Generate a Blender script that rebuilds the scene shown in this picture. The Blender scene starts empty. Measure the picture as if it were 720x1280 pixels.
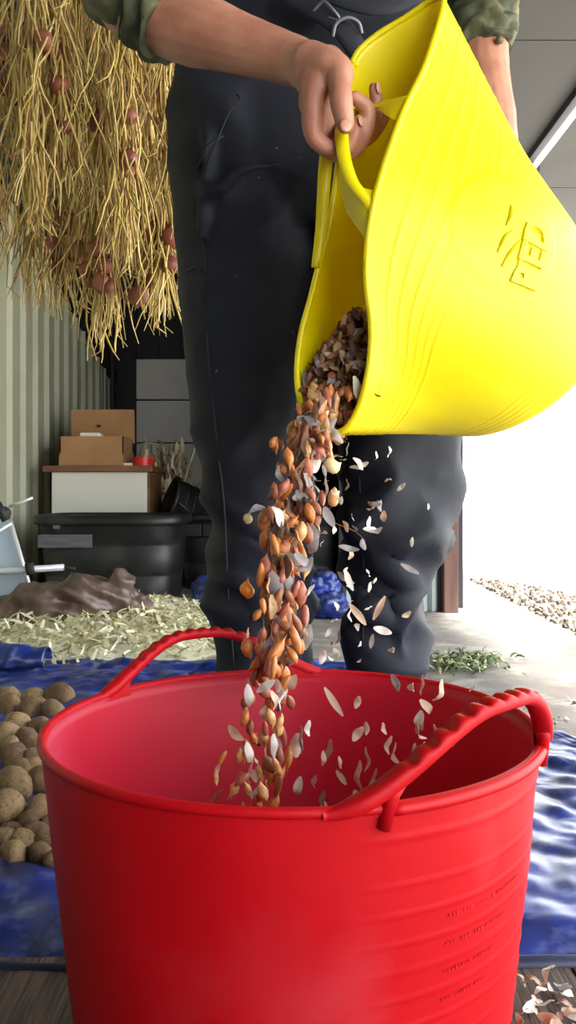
import bpy, bmesh, math, random
from mathutils import Vector, Matrix, noise, Euler
S = bpy.context.scene
COL = S.collection
R = random.Random(7)
pi = math.pi
# ------------------------------------------------------------------ camera, sky, sun, exposure
F, HY, HC = 1100.0, 610.0, 0.48
def P(px, py, Y):
    "world point seen at pixel (px,py) of the 720x1280 frame at depth Y"
    return Vector(((px-360)/F*Y, Y, HC-(py-HY)/F*Y))
cam = bpy.data.cameras.new('camera'); cam_o = bpy.data.objects.new('camera', cam); COL.objects.link(cam_o)
cam.sensor_fit = 'VERTICAL'; cam.sensor_height = 24; cam.lens = 24*F/1280
cam.shift_y = -(640-HY)/1280; cam.clip_start = .02
cam_o.location = (0, 0, HC); cam_o.rotation_euler = (pi/2, 0, 0)
S.camera = cam_o
w = bpy.data.worlds.new('sky'); S.world = w; w.use_nodes = True
bg = w.node_tree.nodes['Background']; bg.inputs[0].default_value = (0.93, 0.97, 1, 1); bg.inputs[1].default_value = 5.0
sun = bpy.data.lights.new('sun', 'SUN'); sun.energy = 10; sun.angle = math.radians(3); sun.color = (1, .96, .88)
sun_o = bpy.data.objects.new('sun', sun); COL.objects.link(sun_o)
sun_dir = Vector((.60, -.20, .80)).normalized()      # towards the sun
sun_o.rotation_euler = sun_dir.to_track_quat('Z', 'Y').to_euler(); sun_o.location = (6, -2, 5)
S.view_settings.view_transform = 'Standard'; S.view_settings.look = 'None'
S.view_settings.gamma = 1; S.view_settings.use_curve_mapping = False
S.view_settings.exposure = 0.6

# ------------------------------------------------------------------ helpers
def lin(r, g, b):
    f = lambda c: (c/255/12.92) if c/255 <= .04045 else ((c/255+.055)/1.055)**2.4
    return (f(r), f(g), f(b), 1)
MATS = {}
def mat(name, col, rough=.6, col2=None, nscale=8, bump=0, bscale=60, metal=0, trans=0, spec=.5, island=None, stretch=(1, 1, 1), coat=0, dust=None, dustscale=5, dustamt=.5, detail=5, sheen=0, obj_random=None, sss=0):
    if name in MATS: return MATS[name]
    m = bpy.data.materials.new(name); m.use_nodes = True; nt = m.node_tree; N = nt.nodes; L = nt.links
    b = N['Principled BSDF']
    b.inputs['Base Color'].default_value = col; b.inputs['Roughness'].default_value = rough
    b.inputs['Metallic'].default_value = metal; b.inputs['Specular IOR Level'].default_value = spec
    if coat: b.inputs['Coat Weight'].default_value = coat
    if sheen: b.inputs['Sheen Weight'].default_value = sheen
    if sss:
        b.inputs['Subsurface Weight'].default_value = sss; b.inputs['Subsurface Radius'].default_value = (.01, .004, .002); b.inputs['Subsurface Scale'].default_value = 1
    tc = N.new('ShaderNodeTexCoord'); mp = N.new('ShaderNodeMapping'); mp.inputs['Scale'].default_value = stretch
    L.new(tc.outputs['Object'], mp.inputs[0])
    cur = None
    def mix(a, bcol, fac):
        x = N.new('ShaderNodeMix'); x.data_type = 'RGBA'
        if isinstance(a, tuple): x.inputs[6].default_value = a
        else: L.new(a, x.inputs[6])
        x.inputs[7].default_value = bcol; L.new(fac, x.inputs[0]); return x.outputs[2]
    def nz(scale, lo, hi, det=detail):
        n = N.new('ShaderNodeTexNoise'); n.inputs['Scale'].default_value = scale; n.inputs['Detail'].default_value = det
        L.new(mp.outputs[0], n.inputs['Vector'])
        r = N.new('ShaderNodeMapRange'); r.inputs[1].default_value = lo; r.inputs[2].default_value = hi
        L.new(n.outputs[0], r.inputs[0]); return r.outputs[0]
    if col2: cur = mix(col, col2, nz(nscale, .35, .65))
    if island:
        g = N.new('ShaderNodeNewGeometry'); cr = N.new('ShaderNodeValToRGB'); cr.color_ramp.interpolation = 'CONSTANT'
        el = cr.color_ramp.elements
        while len(el) < len(island): el.new(1)
        for i, c in enumerate(island): el[i].position = i/len(island); el[i].color = c
        L.new(g.outputs['Random Per Island'], cr.inputs[0]); cur = cr.outputs[0]
    if obj_random:
        oi = N.new('ShaderNodeObjectInfo'); cur = mix(cur or col, obj_random, oi.outputs['Random'])
    if dust: 
        mr = nz(dustscale, .5, .75, 8)
        mm = N.new('ShaderNodeMath'); mm.operation = 'MULTIPLY'; mm.inputs[1].default_value = dustamt; L.new(mr, mm.inputs[0])
        cur = mix(cur or col, dust, mm.outputs[0])
    if cur: L.new(cur, b.inputs['Base Color'])
    if bump:
        n = N.new('ShaderNodeTexNoise'); n.inputs['Scale'].default_value = bscale; n.inputs['Detail'].default_value = 6
        L.new(mp.outputs[0], n.inputs['Vector'])
        bp = N.new('ShaderNodeBump'); bp.inputs['Strength'].default_value = 1; bp.inputs['Distance'].default_value = bump
        L.new(n.outputs[0], bp.inputs['Height']); L.new(bp.outputs[0], b.inputs['Normal'])
    if trans:
        t = N.new('ShaderNodeBsdfTranslucent'); ms = N.new('ShaderNodeMixShader'); ms.inputs[0].default_value = trans
        t.inputs[0].default_value = col
        if cur: L.new(cur, t.inputs[0])
        L.new(b.outputs[0], ms.inputs[1]); L.new(t.outputs[0], ms.inputs[2]); L.new(ms.outputs[0], N['Material Output'].inputs[0])
    if name == 'blue_tarp' or name == 'brown_tarp': n.noise_type = 'RIDGED_MULTIFRACTAL'
    MATS[name] = m; return m
OFF = {}
def root(o):
    while o.parent: o = o.parent
    return o
def mk(name, V, Fc, m, parent=None, smooth=True, origin=None):
    "one mesh object from world-space vertices; top-level objects get their origin at their base"
    V = [Vector(v) for v in V]
    if parent is not None: off = OFF[root(parent).name]
    elif origin is not None: off = Vector(origin)
    else:
        n = len(V); off = Vector((sum(v.x for v in V)/n, sum(v.y for v in V)/n, min(v.z for v in V)))
    me = bpy.data.meshes.new(name); me.from_pydata([v-off for v in V], [], Fc); me.update()
    if m: me.materials.append(m)
    if smooth: me.polygons.foreach_set('use_smooth', [True]*len(me.polygons))
    o = bpy.data.objects.new(name, me); COL.objects.link(o)
    if parent is not None: o.parent = parent
    else: o.location = off; OFF[o.name] = off
    return o
def thing(name, loc, label, cat, group=None):
    o = bpy.data.objects.new(name, None); COL.objects.link(o); o.location = loc; o.empty_display_size = .05
    OFF[o.name] = Vector(loc); return tag(o, label, cat, group)
def tag(o, label=None, cat=None, group=None, kind=None):
    if label: o['label'] = label
    if cat: o['category'] = cat
    if group: o['group'] = group
    if kind: o['kind'] = kind
    return o
def struct(o, label=None):
    o['kind'] = 'structure'
    if label: o['label'] = label
    return o
class MB:
    "collects pieces for one mesh"
    def __init__(s): s.v = []; s.f = []
    def add(s, V, Fc):
        k = len(s.v); s.v += [Vector(v) for v in V]; s.f += [tuple(i+k for i in f) for f in Fc]; return s
    def box(s, x0, x1, y0, y1, z0, z1, b=0):
        if b:
            bm = bmesh.new(); bmesh.ops.create_cube(bm, size=1)
            for v in bm.verts: v.co = Vector(((x0+x1)/2+v.co.x*(x1-x0), (y0+y1)/2+v.co.y*(y1-y0), (z0+z1)/2+v.co.z*(z1-z0)))
            bmesh.ops.bevel(bm, geom=bm.edges[:], offset=b, segments=2, affect='EDGES', profile=.6)
            bm.verts.index_update(); s.add([v.co.copy() for v in bm.verts], [tuple(v.index for v in f.verts) for f in bm.faces]); bm.free(); return s
        V = [(x, y, z) for x in (x0, x1) for y in (y0, y1) for z in (z0, z1)]
        return s.add(V, [(0, 1, 3, 2), (4, 6, 7, 5), (0, 4, 5, 1), (2, 3, 7, 6), (0, 2, 6, 4), (1, 5, 7, 3)])
    def obox(s, c, ax, half):
        "oriented box: centre, 3 axes, half sizes"
        V = [Vector(c)+ax[0]*i*half[0]+ax[1]*j*half[1]+ax[2]*k*half[2] for i in (-1, 1) for j in (-1, 1) for k in (-1, 1)]
        return s.add(V, [(0, 1, 3, 2), (4, 6, 7, 5), (0, 4, 5, 1), (2, 3, 7, 6), (0, 2, 6, 4), (1, 5, 7, 3)])
    def tube(s, pts, rad, seg=12, cap=True, flat=1, up=None, round_caps=False):
        pts = [Vector(p) for p in pts]
        if not isinstance(rad, (list, tuple)): rad = [rad]*len(pts)
        rad = list(rad)
        if round_caps:
            a = (pts[0]-pts[1]).normalized(); b = (pts[-1]-pts[-2]).normalized(); r0, r1 = rad[0], rad[-1]
            pre = [(pts[0]+a*r0*math.sin(t), r0*math.cos(t)) for t in (1.35, 1.0, .5)]
            post = [(pts[-1]+b*r1*math.sin(t), r1*math.cos(t)) for t in (.5, 1.0, 1.35)]
            pts = [p for p, _ in pre]+pts+[p for p, _ in post]; rad = [q for _, q in pre]+rad+[q for _, q in post]
        n = len(pts); V = []; u = None
        for i in range(n):
            t = (pts[min(i+1, n-1)]-pts[max(i-1, 0)]).normalized()
            if u is None:
                u = Vector(up) if up is not None else (Vector((0, 0, 1)) if abs(t.z) < .9 else Vector((0, 1, 0)))
            u = (u-t*u.dot(t)).normalized(); q = t.cross(u)
            for k in range(seg):
                a = 2*pi*k/seg; V.append(pts[i]+rad[i]*(math.cos(a)*u*flat+math.sin(a)*q))
        Fc = [(i*seg+k, i*seg+(k+1) % seg, (i+1)*seg+(k+1) % seg, (i+1)*seg+k) for i in range(n-1) for k in range(seg)]
        if cap: Fc += [tuple(range(seg-1, -1, -1)), tuple((n-1)*seg+k for k in range(seg))]
        return s.add(V, Fc)
    def ball(s, c, ax, r, nu=12, nv=8):
        V = [Vector(c)-ax[2]*r[2]]; 
        for j in range(1, nv):
            ph = -pi/2+pi*j/nv
            for i in range(nu):
                a = 2*pi*i/nu; V.append(Vector(c)+ax[0]*r[0]*math.cos(ph)*math.cos(a)+ax[1]*r[1]*math.cos(ph)*math.sin(a)+ax[2]*r[2]*math.sin(ph))
        V.append(Vector(c)+ax[2]*r[2]); T = len(V)-1
        Fc = [(0, 1+(i+1) % nu, 1+i) for i in range(nu)]+[(T, T-nu+i, T-nu+(i+1) % nu) for i in range(nu)]
        Fc += [(1+j*nu+i, 1+j*nu+(i+1) % nu, 1+(j+1)*nu+(i+1) % nu, 1+(j+1)*nu+i) for j in range(nv-2) for i in range(nu)]
        return s.add(V, Fc)
    def grid(s, fn, nu, nv, close_u=False):
        V = [fn(i/(nu if close_u else nu-1), j/(nv-1)) for j in range(nv) for i in range(nu)]
        Fc = [(j*nu+i, j*nu+(i+1) % nu, (j+1)*nu+(i+1) % nu, (j+1)*nu+i) for j in range(nv-1) for i in range(nu if close_u else nu-1)]
        return s.add(V, Fc)
    def build(s, name, m, parent=None, smooth=True, origin=None): return mk(name, s.v, s.f, m, parent, smooth, origin)
AX = (Vector((1, 0, 0)), Vector((0, 1, 0)), Vector((0, 0, 1)))
def catmull(pts, n, closed=False):
    "n samples at equal arc length"
    pts = [Vector(p) for p in pts]; N = len(pts); out = []
    segs = N if closed else N-1
    for i in range(segs):
        g = (lambda k: pts[k % N]) if closed else (lambda k: pts[max(0, min(N-1, k))])
        a, b, c, d = g(i-1), g(i), g(i+1), g(i+2)
        for k in range(24):
            t = k/24; out.append(.5*((2*b)+(-a+c)*t+(2*a-5*b+4*c-d)*t*t+(-a+3*b-3*c+d)*t**3))
    out.append(pts[0].copy() if closed else pts[-1].copy())
    L = [0]
    for i in range(1, len(out)): L.append(L[-1]+(out[i]-out[i-1]).length)
    res = []; j = 0; m = n if closed else n-1
    for k in range(n):
        t = L[-1]*k/m
        while j < len(L)-2 and L[j+1] < t: j += 1
        f = (t-L[j])/max(1e-9, L[j+1]-L[j]); res.append(out[j].lerp(out[j+1], min(1, f)))
    return res
def rinterp(vals, n):
    return [vals[int(min(len(vals)-2, k/(n-1)*(len(vals)-1)))]*(1-fr)+vals[int(min(len(vals)-2, k/(n-1)*(len(vals)-1)))+1]*fr
            for k in range(n) for fr in [k/(n-1)*(len(vals)-1)-int(min(len(vals)-2, k/(n-1)*(len(vals)-1)))]]
def remesh(mb, voxel, smooth_it=4, disp=None, sm_f=.5):
    "fuses overlapping closed pieces into one continuous skin; returns verts, faces"
    me = bpy.data.meshes.new('tmp'); me.from_pydata(mb.v, [], mb.f); o = bpy.data.objects.new('tmp', me); COL.objects.link(o)
    md = o.modifiers.new('r', 'REMESH'); md.mode = 'VOXEL'; md.voxel_size = voxel; md.adaptivity = 0
    if smooth_it: ms = o.modifiers.new('s', 'SMOOTH'); ms.iterations = smooth_it; ms.factor = sm_f
    dg = bpy.context.evaluated_depsgraph_get(); e = o.evaluated_get(dg); m2 = bpy.data.meshes.new_from_object(e)
    V = [v.co.copy() for v in m2.vertices]; Fc = [tuple(p.vertices) for p in m2.polygons]
    if disp:
        nn = [v.normal.copy() for v in m2.vertices]; V = [v+n*disp(v, n) for v, n in zip(V, nn)]
    bpy.data.objects.remove(o); bpy.data.meshes.remove(me); bpy.data.meshes.remove(m2); return V, Fc
def sstep(a, b, x):
    t = max(0, min(1, (x-a)/(b-a))); return t*t*(3-2*t)
def fbm(v, o=3): return noise.fractal(v, 1, 2, o)

# ------------------------------------------------------------------ materials
M_red = mat('red_rubber', (.52, .0004, .006, 1), .5, spec=.3, trans=.22, bump=.0006, bscale=35, dust=lin(226, 100, 112), dustscale=9, dustamt=.22)
M_redsheen = mat('red_rubber_sheen', (.50, .008, .03, 1), .45, trans=.2, bump=.0006, bscale=35, dust=lin(222, 110, 140), dustscale=5, dustamt=.45)  # pinkish sheen of light on the inner wall, painted into the colour
M_yel = mat('yellow_rubber', lin(240, 224, 6), .38, trans=.2, bump=.0003, bscale=40, dust=lin(225, 205, 70), dustscale=14, dustamt=.15)
M_skin = mat('skin', lin(178, 126, 102), .5, col2=lin(158, 104, 84), nscale=22, bump=.0004, bscale=260, sss=.15)
M_nail = mat('nail', lin(190, 136, 116), .35)
M_navy = mat('navy_fabric', lin(30, 33, 44), .72, col2=lin(23, 26, 35), nscale=6, bump=.0006, bscale=420, spec=.3)
M_thread = mat('seam', lin(26, 29, 38), .7)
M_olive = mat('olive_fabric', lin(84, 86, 58), .85, col2=lin(44, 50, 34), nscale=22, bump=.0006, bscale=300, dust=lin(140, 134, 98), dustscale=26, dustamt=.8)
M_boot = mat('boot_rubber', lin(24, 24, 26), .5)
M_tarp = mat('blue_tarp', lin(26, 50, 138), .34, col2=lin(16, 28, 74), nscale=16, bump=.006, bscale=12, dust=lin(120, 134, 178), dustscale=34, dustamt=.55)  # pale streaks are highlights on the creases, painted into the blue
M_tarpe = mat('tarp_edge', lin(16, 26, 60), .5)
M_btarp = mat('brown_tarp', lin(104, 84, 74), .42, col2=lin(78, 62, 56), nscale=6, bump=.004, bscale=6, dust=lin(160, 140, 124), dustscale=8, dustamt=.6)
M_floor = mat('concrete_floor', lin(136, 130, 122), .85, col2=lin(98, 90, 84), nscale=3, bump=.003, bscale=30, dust=lin(186, 178, 166), dustscale=11, dustamt=.5)
M_board = mat('dark_board', lin(92, 76, 66), .75, col2=lin(44, 35, 31), nscale=6, stretch=(34, 1.6, 1), bump=.0012, bscale=10)
M_yard = mat('bright_yard', lin(226, 220, 205), .9, col2=lin(196, 188, 170), nscale=2, bump=.01, bscale=20)
M_stone = mat('gravel', lin(150, 138, 124), .9, island=[lin(120, 108, 96), lin(160, 150, 138), lin(96, 86, 78), lin(184, 174, 160)], bump=.002, bscale=80)
M_ceil = mat('grey_ceiling', lin(50, 49, 51), .8, col2=lin(46, 45, 48), nscale=3)
M_cream = mat('cream_siding', lin(178, 178, 152), .5, col2=lin(160, 162, 138), nscale=2, dust=lin(196, 192, 160), dustscale=3, dustamt=.4)
M_dark = mat('dark_wall', lin(54, 54, 60), .8, col2=lin(42, 42, 48), nscale=4)
M_beam = mat('dark_beam', lin(34, 33, 36), .7)
M_pale = mat('pale_panel', lin(226, 223, 218), .6, col2=lin(212, 209, 206), nscale=2)
M_steel = mat('grey_steel', lin(110, 112, 118), .5, metal=.5)
M_wood = mat('brown_wood', lin(132, 88, 56), .6, col2=lin(104, 68, 44), nscale=5, stretch=(1, 8, 8))
M_white = mat('white_laminate', lin(222, 220, 208), .45, dust=lin(200, 196, 180), dustscale=6, dustamt=.3)
M_card = mat('cardboard', lin(172, 130, 88), .8, col2=lin(160, 118, 78), nscale=6)
M_redtape = mat('red_tape', lin(206, 38, 32), .4)
M_black = mat('black_plastic', lin(22, 23, 26), .5, col2=lin(15, 16, 18), nscale=5, bump=.001, bscale=30, dust=lin(88, 86, 84), dustscale=7, dustamt=.3)
M_tapeg = mat('grey_tape', lin(96, 96, 102), .45, stretch=(1, 1, 10), col2=lin(78, 78, 84), nscale=10)
M_tablew = mat('pale_blue_panel', lin(188, 204, 222), .4, col2=lin(170, 186, 206), nscale=3)
M_rod = mat('white_tube', lin(214, 216, 220), .3, metal=.3)
M_post = mat('rust_post', lin(116, 84, 74), .75, col2=lin(92, 66, 58), nscale=6, stretch=(4, 4, .6))
M_green_sid = mat('pale_siding', lin(170, 180, 182), .45)
M_potato = mat('potato_skin', lin(116, 90, 62), .85, col2=lin(92, 68, 46), nscale=1.6, bump=.0016, bscale=9, dust=lin(74, 56, 42), dustscale=6, dustamt=.8, obj_random=lin(148, 122, 86))
M_onion = mat('onion_skin', lin(128, 62, 50), .5, col2=lin(84, 36, 34), nscale=30, obj_random=lin(150, 92, 66))
M_straw = mat('straw', lin(206, 176, 104), .7, island=[lin(206, 178, 104), lin(186, 156, 84), lin(214, 188, 124), lin(168, 144, 86), lin(190, 170, 92), lin(150, 116, 66), lin(222, 196, 132)], trans=.15)
M_peel = mat('peelings', lin(220, 216, 170), .6, island=[lin(232, 228, 200), lin(214, 210, 170), lin(190, 186, 140), lin(242, 240, 222), lin(160, 150, 108), lin(226, 218, 184)], trans=.2)
M_leafy = mat('dry_foliage', lin(150, 132, 98), .8, island=[lin(196, 180, 146), lin(168, 150, 116), lin(214, 200, 168)])
M_grass = mat('green_clippings', lin(96, 128, 66), .7, island=[lin(100, 118, 84), lin(134, 148, 112), lin(78, 98, 64), lin(150, 150, 104)])
BULBM = [mat('bulb_amber', lin(196, 124, 62), .45, col2=lin(164, 92, 44), nscale=1.6),
         mat('bulb_brown', lin(150, 88, 52), .5, col2=lin(112, 62, 40), nscale=1.6),
         mat('bulb_tan', lin(208, 164, 108), .45, col2=lin(180, 124, 72), nscale=1.6),
         mat('bulb_rose', lin(172, 100, 76), .45, col2=lin(140, 74, 58), nscale=1.6)]
M_orange = mat('bulb_orange', lin(224, 134, 36), .4)
M_cream_b = mat('bulb_cream', lin(224, 200, 150), .4)
FLM = [mat('flake_white', lin(212, 206, 196), .5, trans=.2), mat('flake_grey', lin(150, 142, 140), .5, trans=.3), mat('flake_pink', lin(196, 166, 144), .5, trans=.3)]
HUSKM = [mat('husk_brown', lin(132, 88, 58), .6, trans=.15), mat('husk_dark', lin(94, 62, 44), .6, trans=.15), mat('husk_tan', lin(178, 142, 102), .6, trans=.2)]
def emis(name, col, st):
    m = bpy.data.materials.new(name); m.use_nodes = True; b = m.node_tree.nodes['Principled BSDF']
    b.inputs['Emission Color'].default_value = col; b.inputs['Emission Strength'].default_value = st; b.inputs['Base Color'].default_value = col; return m
M_led = emis('lit_tube', (1, 1, 1, 1), 6)

# ------------------------------------------------------------------ setting
XL, XR, YB, ZC = -1.22, .66, 6.2, 2.2
struct(MB().box(XL-.1, 1.0, -1.6, YB+.1, -.12, 0).build('floor', M_floor, smooth=False), 'grey concrete floor of the shed')
struct(MB().box(-14, 30, -14, 40, -.3, -.13).build('ground', M_yard, smooth=False), 'sunlit pale yard outside the opening')
def apron(u, v):
    x = 1.0+u*.55; y = -1.6+v*9; return Vector((x, y, -.004-.10*u**1.5+.012*fbm(Vector((x*6, y*6, 1)))))
struct(MB().grid(apron, 12, 160).build('ground_apron', mat('soil', lin(136, 122, 104), .9, col2=lin(180, 168, 150), nscale=9, bump=.01, bscale=40)), 'rough soil and gravel strip outside the threshold')
g = MB()
for i in range(1500):
    x = .95+R.random()**1.4*.6; y = R.uniform(1.5, 4.6); z = -.004-.10*(max(0, x-1)/.55)**1.5; r = R.uniform(.006, .02)
    e = Euler((R.random()*6, R.random()*6, R.random()*6)).to_matrix()
    g.ball((x, y, z+r*.3), [e.col[0], e.col[1], e.col[2]], (r, r*.75, r*.6), 5, 3)
tag(g.build('gravel', M_stone, smooth=False), 'loose grey brown gravel and dirt outside the threshold', 'gravel', kind='stuff')
# dark boards the red tub stands on
fb = thing('floor_mat', (0, .4, 0), 'dark brown wood grained floor covering in front of the blue tarp', 'floor covering')
for k in range(9):
    x0 = -.62+k*.15
    MB().box(x0+.0012, x0+.1488, .0, .95, .0005, .006, .001).build('plank', M_board, fb, smooth=False)
# ceiling
ce = struct(MB().box(-1.5, 2.25, -1.6, 6.7, ZC+.03, ZC+.08).build('ceiling', M_dark, smooth=False), 'flat grey ceiling')
for k in range(5):
    for j in range(4):
        x0 = -1.5+j*.9375; y0 = -1.6+k*1.66
        MB().box(x0+.004, x0+.9335, y0+.004, y0+1.656, ZC, ZC+.03).build('panel', M_ceil, ce, smooth=False)
# left wall: backing with ribbed cream siding below a sloping dark beam, dark boarding above
wl = struct(MB().box(XL-.12, XL-.04, -1.6, YB+.1, 0, ZC).build('wall_left', M_dark, smooth=False), 'cream ribbed metal wall on the left')
def beam_z(y): return 1.72-(y-4.1)*.235 if y > 2.2 else 2.17
def siding(y0, wd, zt0, zt1):
    prof = [(0, 0), (.55, 0), (.63, .022), (.74, .022), (.82, 0), (1, 0)]
    V = []; Fc = []
    for (t, h) in prof:
        y = y0+t*wd; zt = zt0+(zt1-zt0)*t
        for d in (0, .008): V += [(XL-.03+h-d, y, 0.0), (XL-.03+h-d, y, zt)]
    for i in range(5):
        a = i*4; b = a+4
        Fc += [(a, b, b+1, a+1), (a+2, a+3, b+3, b+2), (a+1, b+1, b+3, a+3)]
    Fc += [(0, 1, 3, 2), (20, 22, 23, 21)]
    return V, Fc
y = .8
while y < YB-.05:
    V, Fc = siding(y, .196, beam_z(y), beam_z(y+.196)); mk('siding_panel', V, Fc, M_cream, wl, False); y += .2
tb = MB().tube([(XL+.0, 2.2, beam_z(2.21)+.02), (XL+.0, YB, beam_z(YB)+.02)], .035, 4, up=(1, 0, 1)).build('trim_1', M_beam, smooth=False); struct(tb, 'dark sloping beam across the cream wall')
# back wall: dark boarding plus pale sectional door panels
wb = struct(MB().box(XL-.1, XR+.1, YB, YB+.1, 0, ZC).build('wall_back', M_dark, smooth=False), 'dark back wall with pale sectional panels')
for k in range(12):
    if k in (2, 3, 4): pass
    x0 = XL+k*.155
    MB().box(x0+.003, x0+.152, YB-.02, YB, 0, ZC, .002).build('board', M_dark, wb, smooth=False)
for (z0, z1) in ((.02, .42), (.43, .79), (.80, 1.09), (1.10, 1.38)):
    MB().box(-1.06, -.38, YB-.055, YB-.02, z0, z1, .006).build('panel', M_pale, wb, smooth=False)
MB().box(-1.12, -1.06, YB-.06, YB-.02, 0, 1.5).build('frame', M_beam, wb, smooth=False)
# right partition with rust post: far jamb of the opening
wr = struct(MB().box(.2, .60, 3.44, 3.5, 0, ZC).build('wall_right', M_dark, smooth=False), 'short pale corrugated partition beside the opening')
for k in range(10):
    x0 = .215+k*.037
    V = [(x0, 3.44, 0), (x0+.012, 3.42, 0), (x0+.026, 3.42, 0), (x0+.036, 3.44, 0)]; V += [(a, b, ZC) for a, b, c in V]
    V += [(a, b+.004, c) for a, b, c in V]
    mk('corrugation', V, [(0, 1, 5, 4), (1, 2, 6, 5), (2, 3, 7, 6), (8, 12, 13, 9), (9, 13, 14, 10), (10, 14, 15, 11)], M_green_sid, wr, False)
struct(MB().box(.60, .655, 3.38, 3.52, 0, ZC, .003).build('door_frame', M_post, smooth=False), 'reddish brown post at the edge of the bright opening')
# wall running back from the post, and an unseen wall added behind the camera to cut front light
struct(MB().box(.64, .70, 3.52, YB+.1, 0, ZC).build('wall_right_rear', M_dark, smooth=False))
struct(MB().box(XL-.1, .5, -1.68, -1.6, 0, ZC).build('wall_fill_blocker', M_ceil, smooth=False), 'unseen grey wall added behind the camera to block front light')
# conduits on the back left
for (px, y0, y1, Y) in ((127, 330, 520, 5.9), (140, 380, 540, 5.9), (160, 430, 560, 5.8)):
    tag(MB().tube([Vector((P(px, y1, Y).x, Y, 0)), P(px, y1, Y), P(px, y0, Y), P(px-6, y0-60, Y)], .014, 8).build('pipe', M_steel if px == 127 else M_beam),
        {127: 'grey metal pipe nearest the cream wall at the back', 140: 'dark pipe on the back wall between two others', 160: 'dark pipe beside the pale back panels'}[px], 'pipe')
# ceiling lamp outside right
lt = thing('tube_lamp', (1.27, 4.2, ZC-.08), 'lit white fluorescent tube lamp on the grey ceiling at right', 'lamp')
MB().box(1.235, 1.30, 3.2, 4.62, ZC-.035, ZC, .004).build('housing', M_ceil, lt, smooth=False)
MB().tube([(1.275, 3.24, ZC-.055), (1.275, 4.55, ZC-.055)], .013, 12).build('tube', M_led, lt)
MB().box(1.245, 1.305, 4.55, 4.66, ZC-.09, ZC-.0, .01).build('end_cap', M_beam, lt, smooth=False)
MB().box(1.255, 1.295, 3.2, 3.25, ZC-.075, ZC-.03, .004).build('end_cap', M_beam, lt, smooth=False)

# ------------------------------------------------------------------ blue tarp on the floor
def tarp_pt(u, v):
    # u across, v from the front edge to the back edge
    yf = .878+.008*math.sin(u*9); 
    x = -1.0+u*(1.72+.0*v); yb = 2.42-1.0*sstep(.62, 1, u)**1.0*1.0
    y = yf+v*(yb-yf)
    h = .012+.010*abs(fbm(Vector((x*5, y*5, 3))))+.014*abs(noise.noise(Vector((x*9+y*5, y*4, 8))))+.010*abs(noise.noise(Vector((x*22, y*20, 5))))
    e = min(v*18, 1, (1-v)*18, (1-u)*25, u*25); h = h*sstep(0, 1, e)+.004
    return Vector((x, y, h))
t = MB().grid(tarp_pt, 170, 150).build('blue_tarp', M_tarp)
t.data.materials.append(M_tarpe); sm = t.modifiers.new('thickness', 'SOLIDIFY'); sm.thickness = .003
te = MB().tube([tarp_pt(i/60, 0)+Vector((0, -.003, .001)) for i in range(61)], [.0075+.002*math.sin(i*.9) for i in range(61)], 8, up=(0, 0, 1)).build('hem', M_tarpe, t)
tag(t, 'crinkled blue plastic tarp spread on the floor under the potatoes', 'tarp')
def fold(u, v):
    c = P(-60, 806, 2.25).lerp(P(64, 806, 2.3), u); a = -.2+v*(pi+.2)
    r = .05*(1-.35*u)*(1+.25*noise.noise(Vector((u*5, v*3, 1))))
    return c+Vector((0, -math.cos(a)*r*2.2-v*.06, math.sin(a)*r*1.1-.038))
tf = MB().grid(fold, 40, 24).build('tarp_fold', M_tarp); sm = tf.modifiers.new('t', 'SOLIDIFY'); sm.thickness = .003
tag(tf, 'folded over corner of bright blue tarp behind the potatoes', 'tarp')
def blue_lump(name, pts, lab, amp=.04):
    b = MB()
    for (px, py, Y, r) in pts: b.ball(P(px, py, Y), AX, (r*1.15, r, r), 14, 10)
    V, Fc = remesh(b, .008, 3, lambda v, n: amp*(abs(noise.noise(v*14))-.2)+.35*amp*noise.noise(v*40))
    zmin = min(v.z for v in V); V = [Vector((v.x, v.y, max(v.z, .004))) for v in V]
    return tag(mk(name, V, Fc, M_tarp), lab, 'tarp')
blue_lump('crumpled_tarp', [(392, 752, 3.3, .07), (415, 758, 3.25, .06), (375, 740, 3.35, .08), (345, 755, 3.3, .07), (405, 732, 3.35, .06)], 'bright blue crumpled tarp seen between the legs')
blue_lump('crumpled_tarp', [(252, 758, 3.3, .05), (262, 738, 3.3, .06), (282, 755, 3.3, .06), (240, 762, 3.3, .03)], 'small blue crumpled tarp left of the legs by the black totes')

# ------------------------------------------------------------------ brown tarp bundle
b = MB()
path = [P(-70, 790, 2.75), P(10, 775, 2.75), P(60, 762, 2.75), P(100, 750, 2.75), P(140, 744, 2.8), P(172, 752, 2.85)]
b.tube(catmull(path, 14), rinterp([.10, .092, .088, .082, .068, .04], 14), 16, round_caps=True)
b.ball(P(148, 738, 2.8), AX, (.05, .05, .055)); b.ball(P(20, 792, 2.7), AX, (.12, .09, .05)); b.ball(P(175, 760, 2.85), AX, (.04, .05, .03))
def bdisp(v, n): return .026*(1-abs(noise.noise(Vector((v.x*8+v.z*11, v.y*6, v.z*11))))*3.2)-.012+.009*(1-3*abs(noise.noise(v*17)))+.006*noise.noise(v*40)
V, Fc = remesh(b, .009, 3, bdisp); V = [Vector((v.x, v.y, max(v.z, .004))) for v in V]
tag(mk('tarp_bundle', V, Fc, M_btarp), 'brown plastic tarp rolled in a lumpy bundle before the black tote', 'tarp')

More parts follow.
